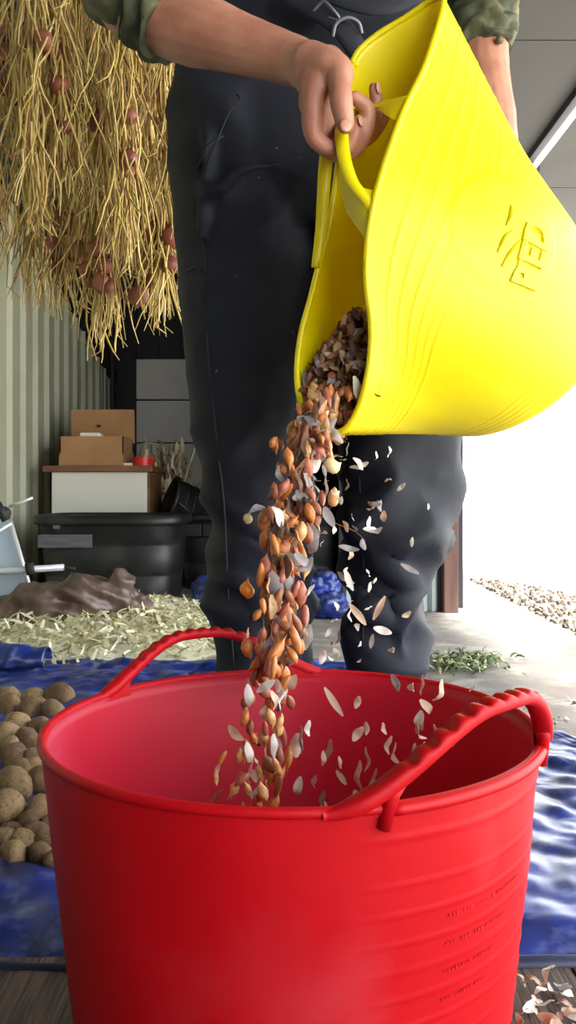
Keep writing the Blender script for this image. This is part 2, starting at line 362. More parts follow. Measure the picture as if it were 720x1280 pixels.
# ------------------------------------------------------------------ peelings heap
def chip(mb, c, L, wd, e, bend=.3, th=.0012):
    m = e.to_matrix(); a, bb, n = m.col[0], m.col[1], m.col[2]; V = []
    for i in range(4):
        t = -1+2*i/3; p = Vector(c)+a*L*.5*t+n*bend*L*(.5-t*t*.5); k = wd*.5*(1-.5*t*t)
        V += [p+bb*k, p-bb*k+n*th*2]
    mb.add(V, [(0, 2, 3, 1), (2, 4, 5, 3), (4, 6, 7, 5)])
hp = MB()
def heap_h(x, y):
    u = (x+.72)/.62; v = (y-2.9)/.62; d = math.sqrt(u*u*.85+v*v); return .085*max(0, 1-d**2)
hp.grid(lambda u, v: Vector((-1.16+u*1.07, 2.28+v*1.24, heap_h(-1.16+u*1.07, 2.28+v*1.24)-.002)), 40, 40)
for i in range(5200):
    x = R.uniform(-1.15, -.08); y = R.uniform(2.3, 3.5); h = heap_h(x, y)
    if h < .004 and R.random() < .75: continue
    if y < 2.45 and R.random() < .5: continue
    chip(hp, (x, y, h+R.uniform(.004, .028)), R.uniform(.03, .07), R.uniform(.006, .012), Euler((R.gauss(0, .5), R.gauss(0, .45), R.random()*6.3)), R.uniform(-.3, .4))
tag(hp.build('peelings_heap', M_peel), 'wide heap of pale straw coloured stalk peelings on the floor', 'peelings', kind='stuff')

# ------------------------------------------------------------------ black totes
def tote(name, x0, x1, yc, dep, h, lab, tape=False, panel=False):
    c = Vector(((x0+x1)/2, yc, 0)); t = thing(name, c, lab, 'tote'); W = (x1-x0)/2
    def sq(u, sx, sy, z, e=5):
        a = 2*pi*u; ca, sa = math.cos(a), math.sin(a); k = (abs(ca)**e+abs(sa)**e)**(-1/e); return Vector((c.x+sx*k*ca, c.y+sy*k*sa, z))
    prof = [(.80, .004), (.83, .0), (.85, .02), (.875, h*.33), (.865, h*.34), (.885, h*.36), (.91, h*.66), (.90, h*.67), (.92, h*.69), (.94, h*.88), (.955, h*.9), (.975, h*.91)]
    prof += [(.975, h*.93), (.945, h*.93), (.92, h*.9), (.84, .03), (.3, .022), (.01, .022)]
    MB().grid(lambda u, v: sq(u, W*prof[int(v*(len(prof)-1)+.5)][0], dep/2*prof[int(v*(len(prof)-1)+.5)][0], prof[int(v*(len(prof)-1)+.5)][1]), 72, len(prof), True).build('body', M_black, t)
    lp = [(.97, h*.90), (1.0, h*.90), (1.015, h*.93), (1.0, h), (.96, h*1.0), (.955, h*.94), (.97, h*.90)]
    MB().grid(lambda u, v: sq(u, W*lp[int(v*6+.5)][0], dep/2*lp[int(v*6+.5)][0], lp[int(v*6+.5)][1]), 72, 7, True).build('rim', M_black, t)
    yf = c.y-dep/2*.93
    if tape:
        MB().box(c.x-W*.86, c.x-W*.16, yf-.006, yf-.0, h*.66, h*.80, .001).build('tape', M_tapeg, t, smooth=False)['label'] = 'strip of dull grey tape'
        MB().box(c.x-W*.66, c.x-W*.58, yf-.012, yf+.01, h*.86, h*.96, .002).build('clip', M_steel, t, smooth=False)
    if panel:
        for k in range(4): MB().box(c.x-W*.8+k*W*.41, c.x-W*.8+k*W*.41+W*.36, yf-.004, yf+.02, h*.70, h*.86, .003).build('side_panel', M_black, t, smooth=False)
    return t
tote('black_tote', -1.03, -.42, 3.72, .52, .37, 'large black plastic tote with a grey tape strip on its front', True)
tote('black_tote', -.53, -.10, 4.35, .46, .36, 'black tote partly hidden behind the taped one, bucket lying on it', False, True)
tote('black_tote', -.08, .24, 3.75, .34, .47, 'dark tote standing in the gap between the two legs')
# tilted black bucket on second tote
bk = thing('black_bucket', P(228, 648, 4.3), 'round black bucket lying tilted on the rear tote', 'bucket')
cb = P(240, 636, 4.25); axd = Vector((-.80, -.30, .28)).normalized(); s1 = axd.cross(Vector((0, 0, 1))).normalized(); s2 = s1.cross(axd)
pr = [(.0, -.14), (.085, -.14), (.09, -.13), (.115, .10), (.126, .105), (.128, .12), (.118, .122), (.11, .105), (.084, -.125), (0, -.125)]
MB().grid(lambda u, v: cb+axd*pr[int(v*9+.5)][1]+pr[int(v*9+.5)][0]*(math.cos(2*pi*u)*s1+math.sin(2*pi*u)*s2), 40, 10, True).build('shell', M_black, bk)
for q in (-.05, .02, .06):
    rr = .102+q*.1; MB().tube([cb+axd*q+rr*(math.cos(a*pi/16)*s1+math.sin(a*pi/16)*s2) for a in range(33)], .004, 6, False).build('rib', M_black, bk)
MB().tube([cb+axd*.1+.128*s1*math.cos(a*pi/12)+(.128*math.sin(a*pi/12))*(s2*-.3-axd*.9) for a in range(13)], .003, 6).build('handle', M_steel, bk)

# ------------------------------------------------------------------ white cabinet, box, tape, dry foliage
cx0, cx1, cy0 = -1.115, -.665, 4.15
cbn = thing('white_cabinet', ((cx0+cx1)/2, cy0+.2, 0), 'white cabinet with a brown wood top beside the cream wall', 'cabinet')
MB().box(cx0, cx1, cy0, cy0+.4, .0, .555, .004).build('body', M_white, cbn, smooth=False)
MB().box(cx0-.035, cx1+.03, cy0-.03, cy0+.44, .556, .585, .004).build('top', M_wood, cbn, smooth=False)
MB().box(cx1+.002, cx1+.012, cy0+.01, cy0+.39, .3, .55, .001).build('side_panel', M_wood, cbn, smooth=False)
bx = thing('cardboard_box', (-.95, 4.3, .586), 'open brown cardboard box with raised lid on the white cabinet', 'box')
x0, x1, y0, z0 = -1.09, -.785, 4.2, .587
MB().box(x0, x1, y0, y0+.006, z0+.05, z0+.14).box(x0, x0+.006, y0, y0+.24, z0, z0+.14).box(x1-.006, x1, y0, y0+.24, z0, z0+.14).box(x0, x1, y0+.234, y0+.24, z0, z0+.14).box(x0, x1, y0, y0+.24, z0, z0+.006).build('body', M_card, bx, smooth=False)
MB().box(x0, x1, y0-.012, y0-.006, z0, z0+.055).build('front_flap', M_card, bx, smooth=False)
MB().obox((( x0+x1)/2, y0+.26, z0+.205), (AX[0], Vector((0, 1, .1)), Vector((0, -.06, 1))), ((x1-x0)/2*1.05, .003, .085)).build('lid', M_card, bx, smooth=False)
MB().box(-.965, -.945, y0+.238, y0+.25, z0+.2, z0+.212, .002).build('hole', M_beam, bx, smooth=False)
MB().box(-1.0, -.90, y0+.02, y0+.10, z0+.11, z0+.16, .01).build('contents', M_white, bx, smooth=False)
tag(MB().grid(lambda u, v: Vector((-.70, 4.25, .586))+Vector((math.cos(2*pi*u), math.sin(2*pi*u), 0))*[.022, .05, .05, .022, .022][int(v*4+.5)]+Vector((0, 0, [0, 0, .042, .042, 0][int(v*4+.5)])), 32, 5, True).build('tape_roll', M_redtape, smooth=False), 'roll of red tape on the corner of the white cabinet', 'tape')
tag(MB().box(-.80, -.745, 4.2, 4.24, .586, .60, .004).build('pen_box', M_white, smooth=False), 'tiny white carton between the cardboard box and red tape', 'carton')
fo = MB()
for i in range(1500):
    px = R.gauss(0, 1); base = Vector((-.62+R.gauss(0, .05), 4.75+R.gauss(0, .08), .02)); hgt = R.uniform(.35, .72)
    top = base+Vector((R.gauss(.0, .07)-.06, R.gauss(0, .06), hgt)); 
    c = base.lerp(top, R.random()**.6); chip(fo, c, R.uniform(.04, .10), R.uniform(.01, .026), Euler((R.gauss(0, .5), 1.2+R.gauss(0, .5), R.random()*6)), R.uniform(-.3, .3))
for i in range(25):
    base = Vector((-.62+R.gauss(0, .03), 4.75+R.gauss(0, .04), .0)); fo.tube([base, base+Vector((R.gauss(-.03, .05), 0, .3)), base+Vector((R.gauss(-.06, .08), R.gauss(0, .05), R.uniform(.55, .72)))], .005, 5)
tag(fo.build('dried_bunch', M_leafy), 'tall bunch of dried tan stalks standing behind the cabinet', 'dried plants', kind='stuff')

# ------------------------------------------------------------------ folding stand, left edge
st = thing('folding_table', P(10, 745, 3.0), 'pale blue folded table with white tubes at the left edge', 'table')
V = [P(-60, 640, 3.02), P(13, 652, 3.0), P(47, 768, 2.98), P(-60, 790, 3.0)]
nb = [v+Vector((0, .02, 0)) for v in V]
mk('panel', V+nb, [(3, 2, 1, 0), (4, 5, 6, 7), (0, 1, 5, 4), (1, 2, 6, 5), (2, 3, 7, 6), (3, 0, 4, 7)], M_tablew, st, False)
MB().tube([P(13, 652, 2.98), P(47, 768, 2.96)], .008, 8).build('edge_tube', M_rod, st)
MB().tube([P(-60, 718, 2.94), P(80, 709, 2.94)], .011, 12).build('leg', M_rod, st)
MB().tube([P(-60, 700, 2.96), P(14, 654, 2.96)], .006, 8).build('brace', M_rod, st)
MB().tube([P(12, 633, 2.95), P(41, 622, 2.95)], .005, 8).build('rod', M_rod, st)
MB().ball(P(4, 641, 2.95), AX, (.028, .02, .022)).tube([P(-4, 630, 2.94), P(8, 650, 2.94)], .016, 10).build('hinge', M_beam, st)
MB().tube([P(36, 704, 2.93), P(39, 718, 2.93)], .015, 10).build('clamp', M_beam, st)
MB().tube([P(82, 710, 2.94), P(94, 711, 2.94)], .006, 8).build('tip', M_beam, st)

# ------------------------------------------------------------------ hanging onion bunches
onion_src = []
for k in range(3):
    b = MB(); b.ball((0, 0, 0), AX, (.03, .03, .026), 12, 9); b.tube([(0, 0, .022), (.002, 0, .034), (0, .002, .05)], [.009, .004, .0015], 6)
    V = [v*(1+.12*noise.noise(v*30+Vector((k*5, 0, 0)))) for v in b.v]
    me = bpy.data.meshes.new('onion'); me.from_pydata(V, [], b.f); me.materials.append(M_onion); me.polygons.foreach_set('use_smooth', [True]*len(me.polygons)); onion_src.append(me)
def bunch(px, ytop, ybot, Y, wpx, nb, ybulb, n, lab, dens=1):
    top = P(px, ytop, Y); o = thing('onion_bunch', top, lab, 'onions', 'dried onion bunches hanging from the ceiling')
    st = MB(); sc = Y/F; w_ = wpx*sc
    for i in range(int(n*.8)):
        a = R.random()*6.28; rr = math.sqrt(R.random())*w_*.5
        z = top.z-R.random()**1.1*(top.z-P(0, ybot, Y).z)*.86; x = top.x+math.cos(a)*rr*.7; y = top.y+math.sin(a)*rr*.8
        Lq = R.uniform(.16, .42); zb = P(0, ybot, Y).z
        if z-Lq < zb: Lq = max(.05, z-zb-R.random()**2*.10)
        pts = [Vector((x, y, z))]; dx, dy = R.gauss(0, .10), R.gauss(0, .10)
        m = 7
        for k in range(m):
            p = pts[-1]; dx += R.gauss(0, .19); dy += R.gauss(0, .14); dx *= .8
            if k == m-1 and R.random() < .35: dx += R.gauss(0, .8)
            pts.append(p+Vector((dx, dy, -1)).normalized()*Lq/m)
        r = R.uniform(.0016, .0036); st.tube(pts, [r, r, r, r*.95, r*.9, r*.8, r*.65, r*.4], 4, False)
    so = st.build('stems', M_straw, o); so['kind'] = 'stuff'
    for i in range(nb):
        q = P(px+R.gauss(0, wpx*.2), ybulb+R.gauss(0, 24)-18, Y-.01+R.gauss(.0, .03)); ob = bpy.data.objects.new('onion', R.choice(onion_src)); COL.objects.link(ob)
        ob.parent = o; ob.location = q-top; ob.rotation_euler = (R.gauss(0, .6), R.gauss(0, .6), R.random()*6); s = R.uniform(.65, 1.0); ob.scale = (s, s, s)
    return top
BUN = [(-8, -160, 325, 2.35, 62, 14, 100, 200, 'onion bunch at the left edge with reddish bulbs showing'),
       (38, -160, 300, 2.15, 50, 3, 60, 170, 'nearest onion bunch whose pale stems hang before the pink bulbs'),
       (48, -120, 398, 2.6, 46, 12, 180, 190, 'onion bunch second from left with dark red bulbs halfway'),
       (86, -160, 405, 2.5, 46, 8, 300, 220, 'onion bunch third from left thinning to a wispy end'),
       (80, -160, 260, 2.2, 50, 5, 140, 170, 'front onion bunch left of the olive sleeve'),
       (128, -160, 455, 2.4, 50, 9, 375, 300, 'longest onion bunch, its tip hanging lowest of all'),
       (122, -160, 330, 2.7, 56, 10, 150, 210, 'onion bunch behind the longest one'),
       (150, -160, 350, 2.2, 50, 4, 200, 220, 'golden onion bunch hanging just below the rolled sleeve'),
       (178, -160, 402, 2.45, 46, 9, 340, 260, 'onion bunch second from the trousers with red bulbs near its end'),
       (206, -160, 428, 2.35, 40, 8, 335, 270, 'onion bunch right beside the dark trousers'),
       (186, -160, 300, 2.7, 60, 9, 220, 200, 'rear onion bunch behind the two beside the trousers')]
for a in BUN: bunch(*a)
rk = thing('drying_rack', (-.45, 2.45, 2.0), 'wooden drying rack the onion bunches hang from', 'rack')
for yy in (2.15, 2.35, 2.5, 2.7): MB().tube([(XL-.02, yy, 2.12), (.1, yy, 2.12)], .016, 8).build('rail', M_wood, rk)
for xx in (-1.1, 0): MB().box(xx-.02, xx+.02, 2.05, 2.8, 2.13, 2.2).build('batten', M_wood, rk, smooth=False)

# ------------------------------------------------------------------ potatoes
PT = [(9, 871, 14), (13, 884, 16), (43, 873, 14), (41, 888, 18), (75, 873, 17), (66, 890, 15), (22, 907, 19), (34, 924, 15), (50, 909, 13), (6, 921, 16), (12, 934, 15), (17, 946, 15), (40, 946, 12),
      (17, 982, 23), (43, 959, 14), (50, 976, 19), (9, 1012, 21), (50, 1008, 14), (38, 1026, 17), (14, 1041, 13), (4, 1050, 16), (45, 1046, 19), (17, 1070, 19), (50, 1068, 15), (63, 1032, 13), (68, 1076, 12),
      (-22, 900, 17), (-25, 940, 19), (-24, 985, 20), (-30, 1035, 19), (-18, 1075, 17), (63, 915, 15), (72, 950, 16), (78, 1000, 17), (82, 1045, 15), (62, 935, 13), (28, 962, 14)]
pot_mesh = []
for k in range(6):
    b = MB().ball((0, 0, 0), AX, (1, .82, .78), 28, 20); sd = Vector((k*7.3, k*2.1, 0))
    V = []
    for v in b.v:
        d = 1+.16*noise.noise(v*1.1+sd)+.05*noise.noise(v*3+sd)
        for q in range(5):
            e = Vector((math.sin(q*2.4+k), math.cos(q*1.7+k*2), math.sin(q*3.1+k*3))).normalized(); dd = (v.normalized()-e).length
            d -= .045*math.exp(-(dd/.13)**2)
        V.append(v*d)
    me = bpy.data.meshes.new('potato'); me.from_pydata(V, [], b.f); me.materials.append(M_potato); me.polygons.foreach_set('use_smooth', [True]*len(me.polygons)); pot_mesh.append(me)
def pot_label(px, py, r):
    size = 'large' if r >= 19 else 'small' if r <= 13 else 'medium'
    row = 'back row' if py < 895 else 'row behind the middle' if py < 930 else 'middle rows' if py < 1000 else 'front rows' if py < 1060 else 'frontmost row'
    col = 'touching the red tub side' if px > 58 else 'right of its neighbours' if px > 36 else 'towards the centre' if px > 20 else 'near the picture edge' if px > 0 else 'at the far left of the pile'
    return '%s brown potato, %s, %s' % (size, row, col)
seen = {}
for i, (px, py, r) in enumerate(PT):
    hz = .026+.03*max(0, 1-((py-965)/75)**2); Y = F*(HC-hz)/(py-HY)
    q = P(px, py, Y); rw = r*Y/F*1.12*R.uniform(.88, 1.08)
    o = bpy.data.objects.new('potato', pot_mesh[i % 6]); COL.objects.link(o); o.location = q
    o.rotation_euler = (R.gauss(0, .5), R.gauss(0, .5), R.random()*6); o.scale = (rw*1.05, rw*1.05, rw*1.15)
    lb = pot_label(px, py, r); seen[lb] = seen.get(lb, 0)+1
    if lb in seen and seen[lb] > 1: lb = lb.replace('potato', ['potato', 'rounded potato', 'knobbly potato', 'dusty potato', 'speckled potato'][min(4, seen[lb]-1)])
    tag(o, lb, 'potato', 'potatoes piled on the blue tarp')
# hidden lower layer under the visible ones
for (px, py, Y) in [(a, b, 0) for a in (-10, 22, 56) for b in (905, 940, 975, 1010, 1045)]:
    Y = F*(HC-.04)/(py-HY); q = P(px, py, Y); o = bpy.data.objects.new('potato', pot_mesh[int(R.random()*6)]); COL.objects.link(o); rr = .021
    o.location = (q.x, q.y+.02, .024); o.scale = (rr, rr, rr); tag(o, 'small potato in the bottom layer of the pile, mostly covered', 'potato', 'potatoes buried in the bottom layer')

# ------------------------------------------------------------------ red tub
TC = Vector((.003, .70, .008)); TH = .285; RB, RT = .158, .1935
HA = [math.radians(-47), math.radians(117)]; HW = math.radians(38); HO = math.radians(26)
def rsurf(a, z, off=0):
    v = z/TH; r = RB+(RT-RB)*v**.9+off
    if v < .03: r -= .01*(1-v/.03)
    r *= 1+.012*math.cos(2*(a-1.2))*v
    return TC+Vector((math.cos(a)*r, math.sin(a)*r, z))
HK = [.050]
def hh(t):  # handle arch height, t in -1..1
    t = abs(t); return (HK[0]*(1-sstep(.12, 1.0, t))+.004*(1-t))
tub = thing('red_tub', TC-Vector((0, 0, .002)), 'big red flexible rubber tub with two handles in the foreground', 'tub')
rows = [i/150 for i in range(151)]
def rout(u, v):
    a = 2*pi*u; z = TH*v; rib = 0
    mk_ = sstep(-1.08, -.85, -abs(((a+.35+pi) % (2*pi))-pi))
    for k in range(11):
        zz = .235-k*.0185; rib += .0006*math.exp(-((z-zz)/.0011)**2)
    rib += .0015*math.exp(-((z-(TH-.02))/.002)**2)*.4
    return rsurf(a, z, rib*mk_ + .0015*noise.noise(Vector((math.cos(a)*3, math.sin(a)*3, v*4))))
b = MB().grid(rout, 180, 151, True)
k0 = len(b.v); b.grid(lambda u, v: rsurf(2*pi*u, TH*(1-v)+.004*v, -.005), 180, 30, True)
n = 180
b.f += [((150*n)+i, (150*n)+(i+1) % n, k0+(i+1) % n, k0+i) for i in range(n)]
b.grid(lambda u, v: rsurf(2*pi*u, .0, 0).lerp(TC+Vector((0, 0, 0)), v), 180, 4, True); b.grid(lambda u, v: rsurf(2*pi*u, .004, -.005).lerp(TC+Vector((0, 0, .004)), v), 180, 4, True)
rb_ = b.build('body', M_red, tub); rb_.data.materials.append(M_redsheen)
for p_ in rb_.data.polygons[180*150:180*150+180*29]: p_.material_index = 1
# rim bead
b = MB(); 
b.tube([rsurf(2*pi*i/240, TH, -.001) for i in range(241)], .0036, 10, False); b.build('rim', M_red, tub)
for hi, h0 in enumerate(HA):
    hb = MB(); HK[0] = (.050, .040)[hi]
    pts = []; 
    def wall(u, v, off):
        t = -1+2*u; a = h0+t*HW; z = TH+hh(t)*v; return rsurf(a, z, off)
    # solid webs at both ends of the arch, outside the opening
    for side in (-1, 1):
        def wf(u, v, off):
            t = side*(HO/HW+(1-HO/HW)*u*1.0+.0); return rsurf(h0+t*HW, TH-.004+(hh(t)+.0)*v, off)
        hb.grid(lambda u, v: wf(u, v, .001), 14, 8); hb.grid(lambda u, v: wf(u, v, -.006), 14, 8)
        # strut at the opening edge
        a = h0+side*HO; hb.tube([rsurf(a+side*.02, TH-.012, .001), rsurf(a, TH+hh(HO/HW)*.5, .001), rsurf(a-side*.02, TH+hh(HO/HW)*.98, 0)], [.0045, .005, .006], 8)
    # strap with finger dents on top
    V = []; Fc = []; SG = 14; NS = 121
    for i in range(NS):
        t = -1+2*i/(NS-1); a = h0+t*HW; c = rsurf(a, TH+hh(t)-.001, 0)
        rd = Vector((math.cos(a), math.sin(a), 0)); tg = (rsurf(a+.01, TH+hh(t+.01/HW), 0)-rsurf(a-.01, TH+hh(t-.01/HW), 0)).normalized(); up = rd.cross(tg).normalized()
        if up.z < 0: up = -up
        wdt = .0072*(1-sstep(.8, 1, abs(t))*.5); hgt = .0052*(1-sstep(.85, 1, abs(t))*.4)
        dent = .0040*sstep(.25, .9, (math.sin(i*2*pi/6.0)*.5+.5))*(1 if abs(t) < .62 else 0)
        for k in range(SG):
            q = 2*pi*k/SG; cx, sy = math.cos(q), math.sin(q); e = 3.2; kk = (abs(cx)**e+abs(sy)**e)**(-1/e)
            ox, oy = wdt*kk*cx, hgt*kk*sy
            if sy > .3 : oy -= dent*max(0, 1-abs(cx)*.9)
            V.append(c+rd*ox+up*oy)
    Fc = [(i*SG+k, i*SG+(k+1) % SG, (i+1)*SG+(k+1) % SG, (i+1)*SG+k) for i in range(NS-1) for k in range(SG)]+[tuple(range(SG)), tuple((NS-1)*SG+k for k in range(SG))]
    hb.add(V, Fc)
    # ledge below the opening
    hb.tube([rsurf(h0+t*HO/12, TH-.001, .001) for t in range(-12, 13)], .0040, 8)
    hb.build('handle', M_red, tub)
# worn raised lettering rows on the front right wall, too worn to read
em = MB()
for row in range(4):
    z = .205-row*.0185; nn = (26, 20, 16, 14)[row]
    for i in range(nn):
        if R.random() < .2: continue
        a = -1.02+.028*i*.62-.0*row; c = rsurf(a, z+.004, .0008); rd = Vector((math.cos(a), math.sin(a), 0)); tg = Vector((-math.sin(a), math.cos(a), 0))
        em.obox(c, (rd, tg, AX[2]), (.0001, R.uniform(.0005, .0012), R.uniform(.0006, .0012)))
em.build('raised_marks', M_red, tub, smooth=False)

# ------------------------------------------------------------------ yellow tub
mouth = [P(556, -2, 1.02), P(548, 35, 1.005), P(531, 85, .985), P(508, 132, .968), P(488, 185, .957), P(471, 240, .95), P(461, 295, .948), P(459, 350, .95), P(465, 400, .955), P(465, 437, .96), P(460, 475, .965),
         P(450, 510, .975), P(434, 537, .985), P(412, 543, 1.0), P(388, 524, 1.02), P(373, 497, 1.035), P(370, 457, 1.045), P(376, 412, 1.05), P(386, 375, 1.055), P(397, 330, 1.06), P(408, 290, 1.06), P(416, 240, 1.06), P(423, 190, 1.06),
         P(430, 130, 1.065), P(441, 75, 1.07), P(468, 46, 1.07), P(510, 20, 1.06), P(540, 0, 1.045)]
NU = 240
ML = catmull(mouth, NU, True)
BC = P(648, 437, 1.165); adir = Vector((.19, .16, -.15)).normalized()
e1 = (P(722, 325, 1.165)-P(570, 550, 1.165)).normalized(); e1 = (e1-adir*e1.dot(adir)).normalized(); e2 = adir.cross(e1)
if e2.y > 0: e2 = -e2
RBy = .140
def Bp(u, r=RBy):
    a = 2*pi*u; return BC+r*(math.cos(a)*e1+math.sin(a)*e2)
# base parameter follows the mouth: measure arc fraction at the lowest lip point
ub = min(range(NU), key=lambda i: (ML[i]-P(420, 545, .99)).length)/NU
def umap(u): return u/ub*.5 if u < ub else .5+(u-ub)/(1-ub)*.5
def ML_(u):
    x = (u % 1)*NU; i = int(x); return ML[i % NU].lerp(ML[(i+1) % NU], x-i)
def ysurf0(u, v):
    m = ML_(u); bb = Bp(umap(u % 1)); p = m.lerp(bb, v)
    cm = ysurf0.cm.lerp(BC, v); bul = math.sin(pi*min(1, v))*.035*(1-.0)
    # squeezed near the mouth, full and round further down
    d = p-cm; side = d-adir*d.dot(adir); a = abs(math.sin(2*pi*umap(u % 1)))
    p = p+side.normalized()*bul*a**1.5
    if v > .93: p = p-side*((v-.93)/.07)**2*.09
    return p
ysurf0.cm = sum(ML, Vector())/NU
def ysurf(u, v, off=0):
    p = ysurf0(u, v)
    if off:
        du = ysurf0(u+.004, v)-ysurf0(u-.004, v); dv = ysurf0(u, min(1, v+.01))-ysurf0(u, max(0, v-.01)); nrm = du.cross(dv).normalized()
        if nrm.dot(p-ysurf0.cm.lerp(BC, v)) < 0: nrm = -nrm
        p = p+nrm*off
    return p
yt = thing('yellow_tub', Vector((BC.x, BC.y, BC.z-.14)), 'yellow flexible rubber tub being tipped out by the person', 'tub')
LOGO_U, LOGO_V = .30, .62   # refined below
def find_uv(px, py):
    best = None
    for i in range(0, 80):
        for j in range(0, 60):
            u = i/160*1.05; v = j/60
            q = ysurf0(u, v); X = 360+q.x/q.y*F; Yp = HY-(q.z-HC)/q.y*F
            d = (X-px)**2+(Yp-py)**2
            if best is None or d < best[0]: best = (d, u, v)
    return best[1], best[2]
lu, lv = find_uv(630, 285)
lc = ysurf(lu, lv)
def yout(u, v):
    rib = 0
    for vv in (.10, .16, .215, .26, .30, .335): rib += .0007*math.exp(-((v-vv)/.0030)**2)
    for vv in (.80, .83, .86, .89): rib += .0006*math.exp(-((v-vv)/.004)**2)
    p = ysurf(u, v, .0001); d = (p-lc).length; rib *= sstep(.065, .072, d); rib += .0012*(1-sstep(.066, .069, d))
    return ysurf(u, v, rib+.0001)
b = MB().grid(yout, NU, 150, True)
b.grid(lambda u, v: ysurf0(u, .995).lerp(BC+adir*.0, .06+v*.94), NU, 8, True)
k0 = len(b.v)
b.grid(lambda u, v: ysurf(u, v*.985, -.0042), NU, 50, True)
b.f += [(i, (i+1) % NU, k0+(i+1) % NU, k0+i) for i in range(NU)]
b.grid(lambda u, v: ysurf(u, .985, -.0042).lerp(BC-adir*.004, v), NU, 8, True)
yb = b.build('body', M_yel, yt)
MB().tube([ysurf(i/NU, 0.0, -.002) for i in range(NU+1)], .0040, 10, False).build('rim', M_yel, yt)
# handles
def strap(pts, ra, name='handle', flat=.6):
    c = catmull([P(*p) for p in pts], 40); m = MB().tube(c, rinterp(ra, 40), 12, flat=flat, up=(0, 1, 0)); return m
h1 = strap([(468, 262, .953), (455, 246, .955), (441, 228, .96), (431, 200, .968), (427, 168, .985), (430, 152, 1.0), (440, 142, 1.02), (455, 136, 1.02), (478, 130, 1.0), (512, 122, .972)], [.006, .006, .007, .0075, .008, .008, .006, .0045, .0045, .0045])
# thin webs joining the pulled handle to the rim
def web(mb, A, B, off=.0015):
    na = catmull([P(*p) for p in A], 16); nb_ = catmull([P(*p) for p in B], 16)
    for o_ in (0, off): mb.grid(lambda u, v: na[int(u*15+.5)].lerp(nb_[int(u*15+.5)], v)+Vector((0, o_*1.5, 0)), 16, 6)
web(h1, [(441, 228, .96), (455, 235, .957), (472, 238, .952)], [(441, 228, .96), (452, 247, .956), (464, 272, .95)])
web(h1, [(474, 133, 1.0), (490, 128, .985), (509, 122, .972)], [(474, 136, 1.0), (487, 146, .975), (502, 152, .966)])
web(h1, [(427, 172, .985), (431, 205, .968), (443, 235, .96), (462, 268, .952)], [(424, 176, .99), (424, 220, 1.0), (432, 260, .99), (458, 300, .953)])
h1.build('handle', M_yel, yt)
h2 = strap([(394, 335, 1.056), (401, 290, 1.053), (404, 245, 1.045), (407, 205, 1.035), (412, 172, 1.02), (420, 154, 1.01), (428, 140, 1.03), (432, 110, 1.055), (441, 80, 1.068)], [.005, .007, .0075, .008, .0085, .008, .007, .007, .006])
h2.build('handle', M_yel, yt)
# raised round badge ring, letters and strokes
def wrap(mb, name):
    mb.build(name, M_yel, yt)
Uax = None
# local frame on the surface around the badge
def tangent_uv(du_m, dv_m):
    "metres along the image right / up directions on the wall -> surface point"
    return lu, lv
eps = .01
tu = (ysurf(lu+eps, lv)-ysurf(lu-eps, lv))/(2*eps); tv = (ysurf(lu, lv+eps)-ysurf(lu, lv-eps))/(2*eps)
nrm = tu.cross(tv).normalized(); 
if nrm.y > 0: nrm = -nrm
right = Vector((1, 0, 0)); right = (right-nrm*right.dot(nrm)).normalized(); upv = nrm.cross(right); upv = upv if upv.z > 0 else -upv
def on_wall(x, y, h):
    "x right, y up in metres in the tangent frame of the badge"
    d = right*x+upv*y; a, b_, c_ = tu.dot(tu), tu.dot(tv), tv.dot(tv); p, q = d.dot(tu), d.dot(tv); det = a*c_-b_*b_
    return ysurf(lu+(p*c_-q*b_)/det, lv+(a*q-b_*p)/det, h)
def text_on(s, size, cx, cy, rot):
    cu = bpy.data.curves.new('t', 'FONT'); cu.body = s; cu.size = size; cu.extrude = 0; cu.align_x = 'CENTER'; cu.align_y = 'CENTER'; cu.offset = size*.03; cu.resolution_u = 3
    o = bpy.data.objects.new('t', cu); COL.objects.link(o); dg = bpy.context.evaluated_depsgraph_get(); me = bpy.data.meshes.new_from_object(o.evaluated_get(dg))
    bm = bmesh.new(); bm.from_mesh(me); bmesh.ops.triangulate(bm, faces=bm.faces[:]); bmesh.ops.subdivide_edges(bm, edges=bm.edges[:], cuts=1, use_grid_fill=True)
    g = bmesh.ops.extrude_face_region(bm, geom=bm.faces[:]); top = {v for v in g['geom'] if isinstance(v, bmesh.types.BMVert)}
    ca, sa = math.cos(rot), math.sin(rot); bm.verts.index_update(); V = []
    for v in bm.verts:
        x, y = v.co.x*ca-v.co.y*sa+cx, v.co.x*sa+v.co.y*ca+cy; V.append(on_wall(x, y, .0046 if v in top else .0002))
    Fc = [tuple(v.index for v in f.verts) for f in bm.faces]; bm.free(); bpy.data.objects.remove(o); bpy.data.curves.remove(cu); bpy.data.meshes.remove(me); return V, Fc
V, Fc = text_on('RED', .046, .034, -.026, math.radians(76)); mk('lettering', V, Fc, M_yel, yt, False)
m = MB()
for (pts) in ([(-.006, -.045), (.004, -.03), (.016, -.012)], [(-.012, -.03), (-.002, -.012), (.010, .0)], [(-.002, .002), (.006, .014), (.008, .03)], [(.012, -.05), (.02, -.02), (.026, .012)]):
    c = catmull([Vector((x, y, 0)) for x, y in pts], 14); m.tube([on_wall(p.x, p.y, .0015) for p in c], [.001+.003*math.sin(pi*i/13) for i in range(14)], 8)
m.build('emblem', M_yel, yt)

# ------------------------------------------------------------------ person
PY = 1.40
pr_ = thing('person', (.06, PY, 0), 'person in dark navy overalls and rolled olive sleeves tipping out the yellow tub', 'person')
B = MB()
def limb(pts, rad, n=16, seg=16, m=None, flat=1): (m or B).tube(catmull(pts, n), rinterp(rad, n), seg, round_caps=True, flat=flat)
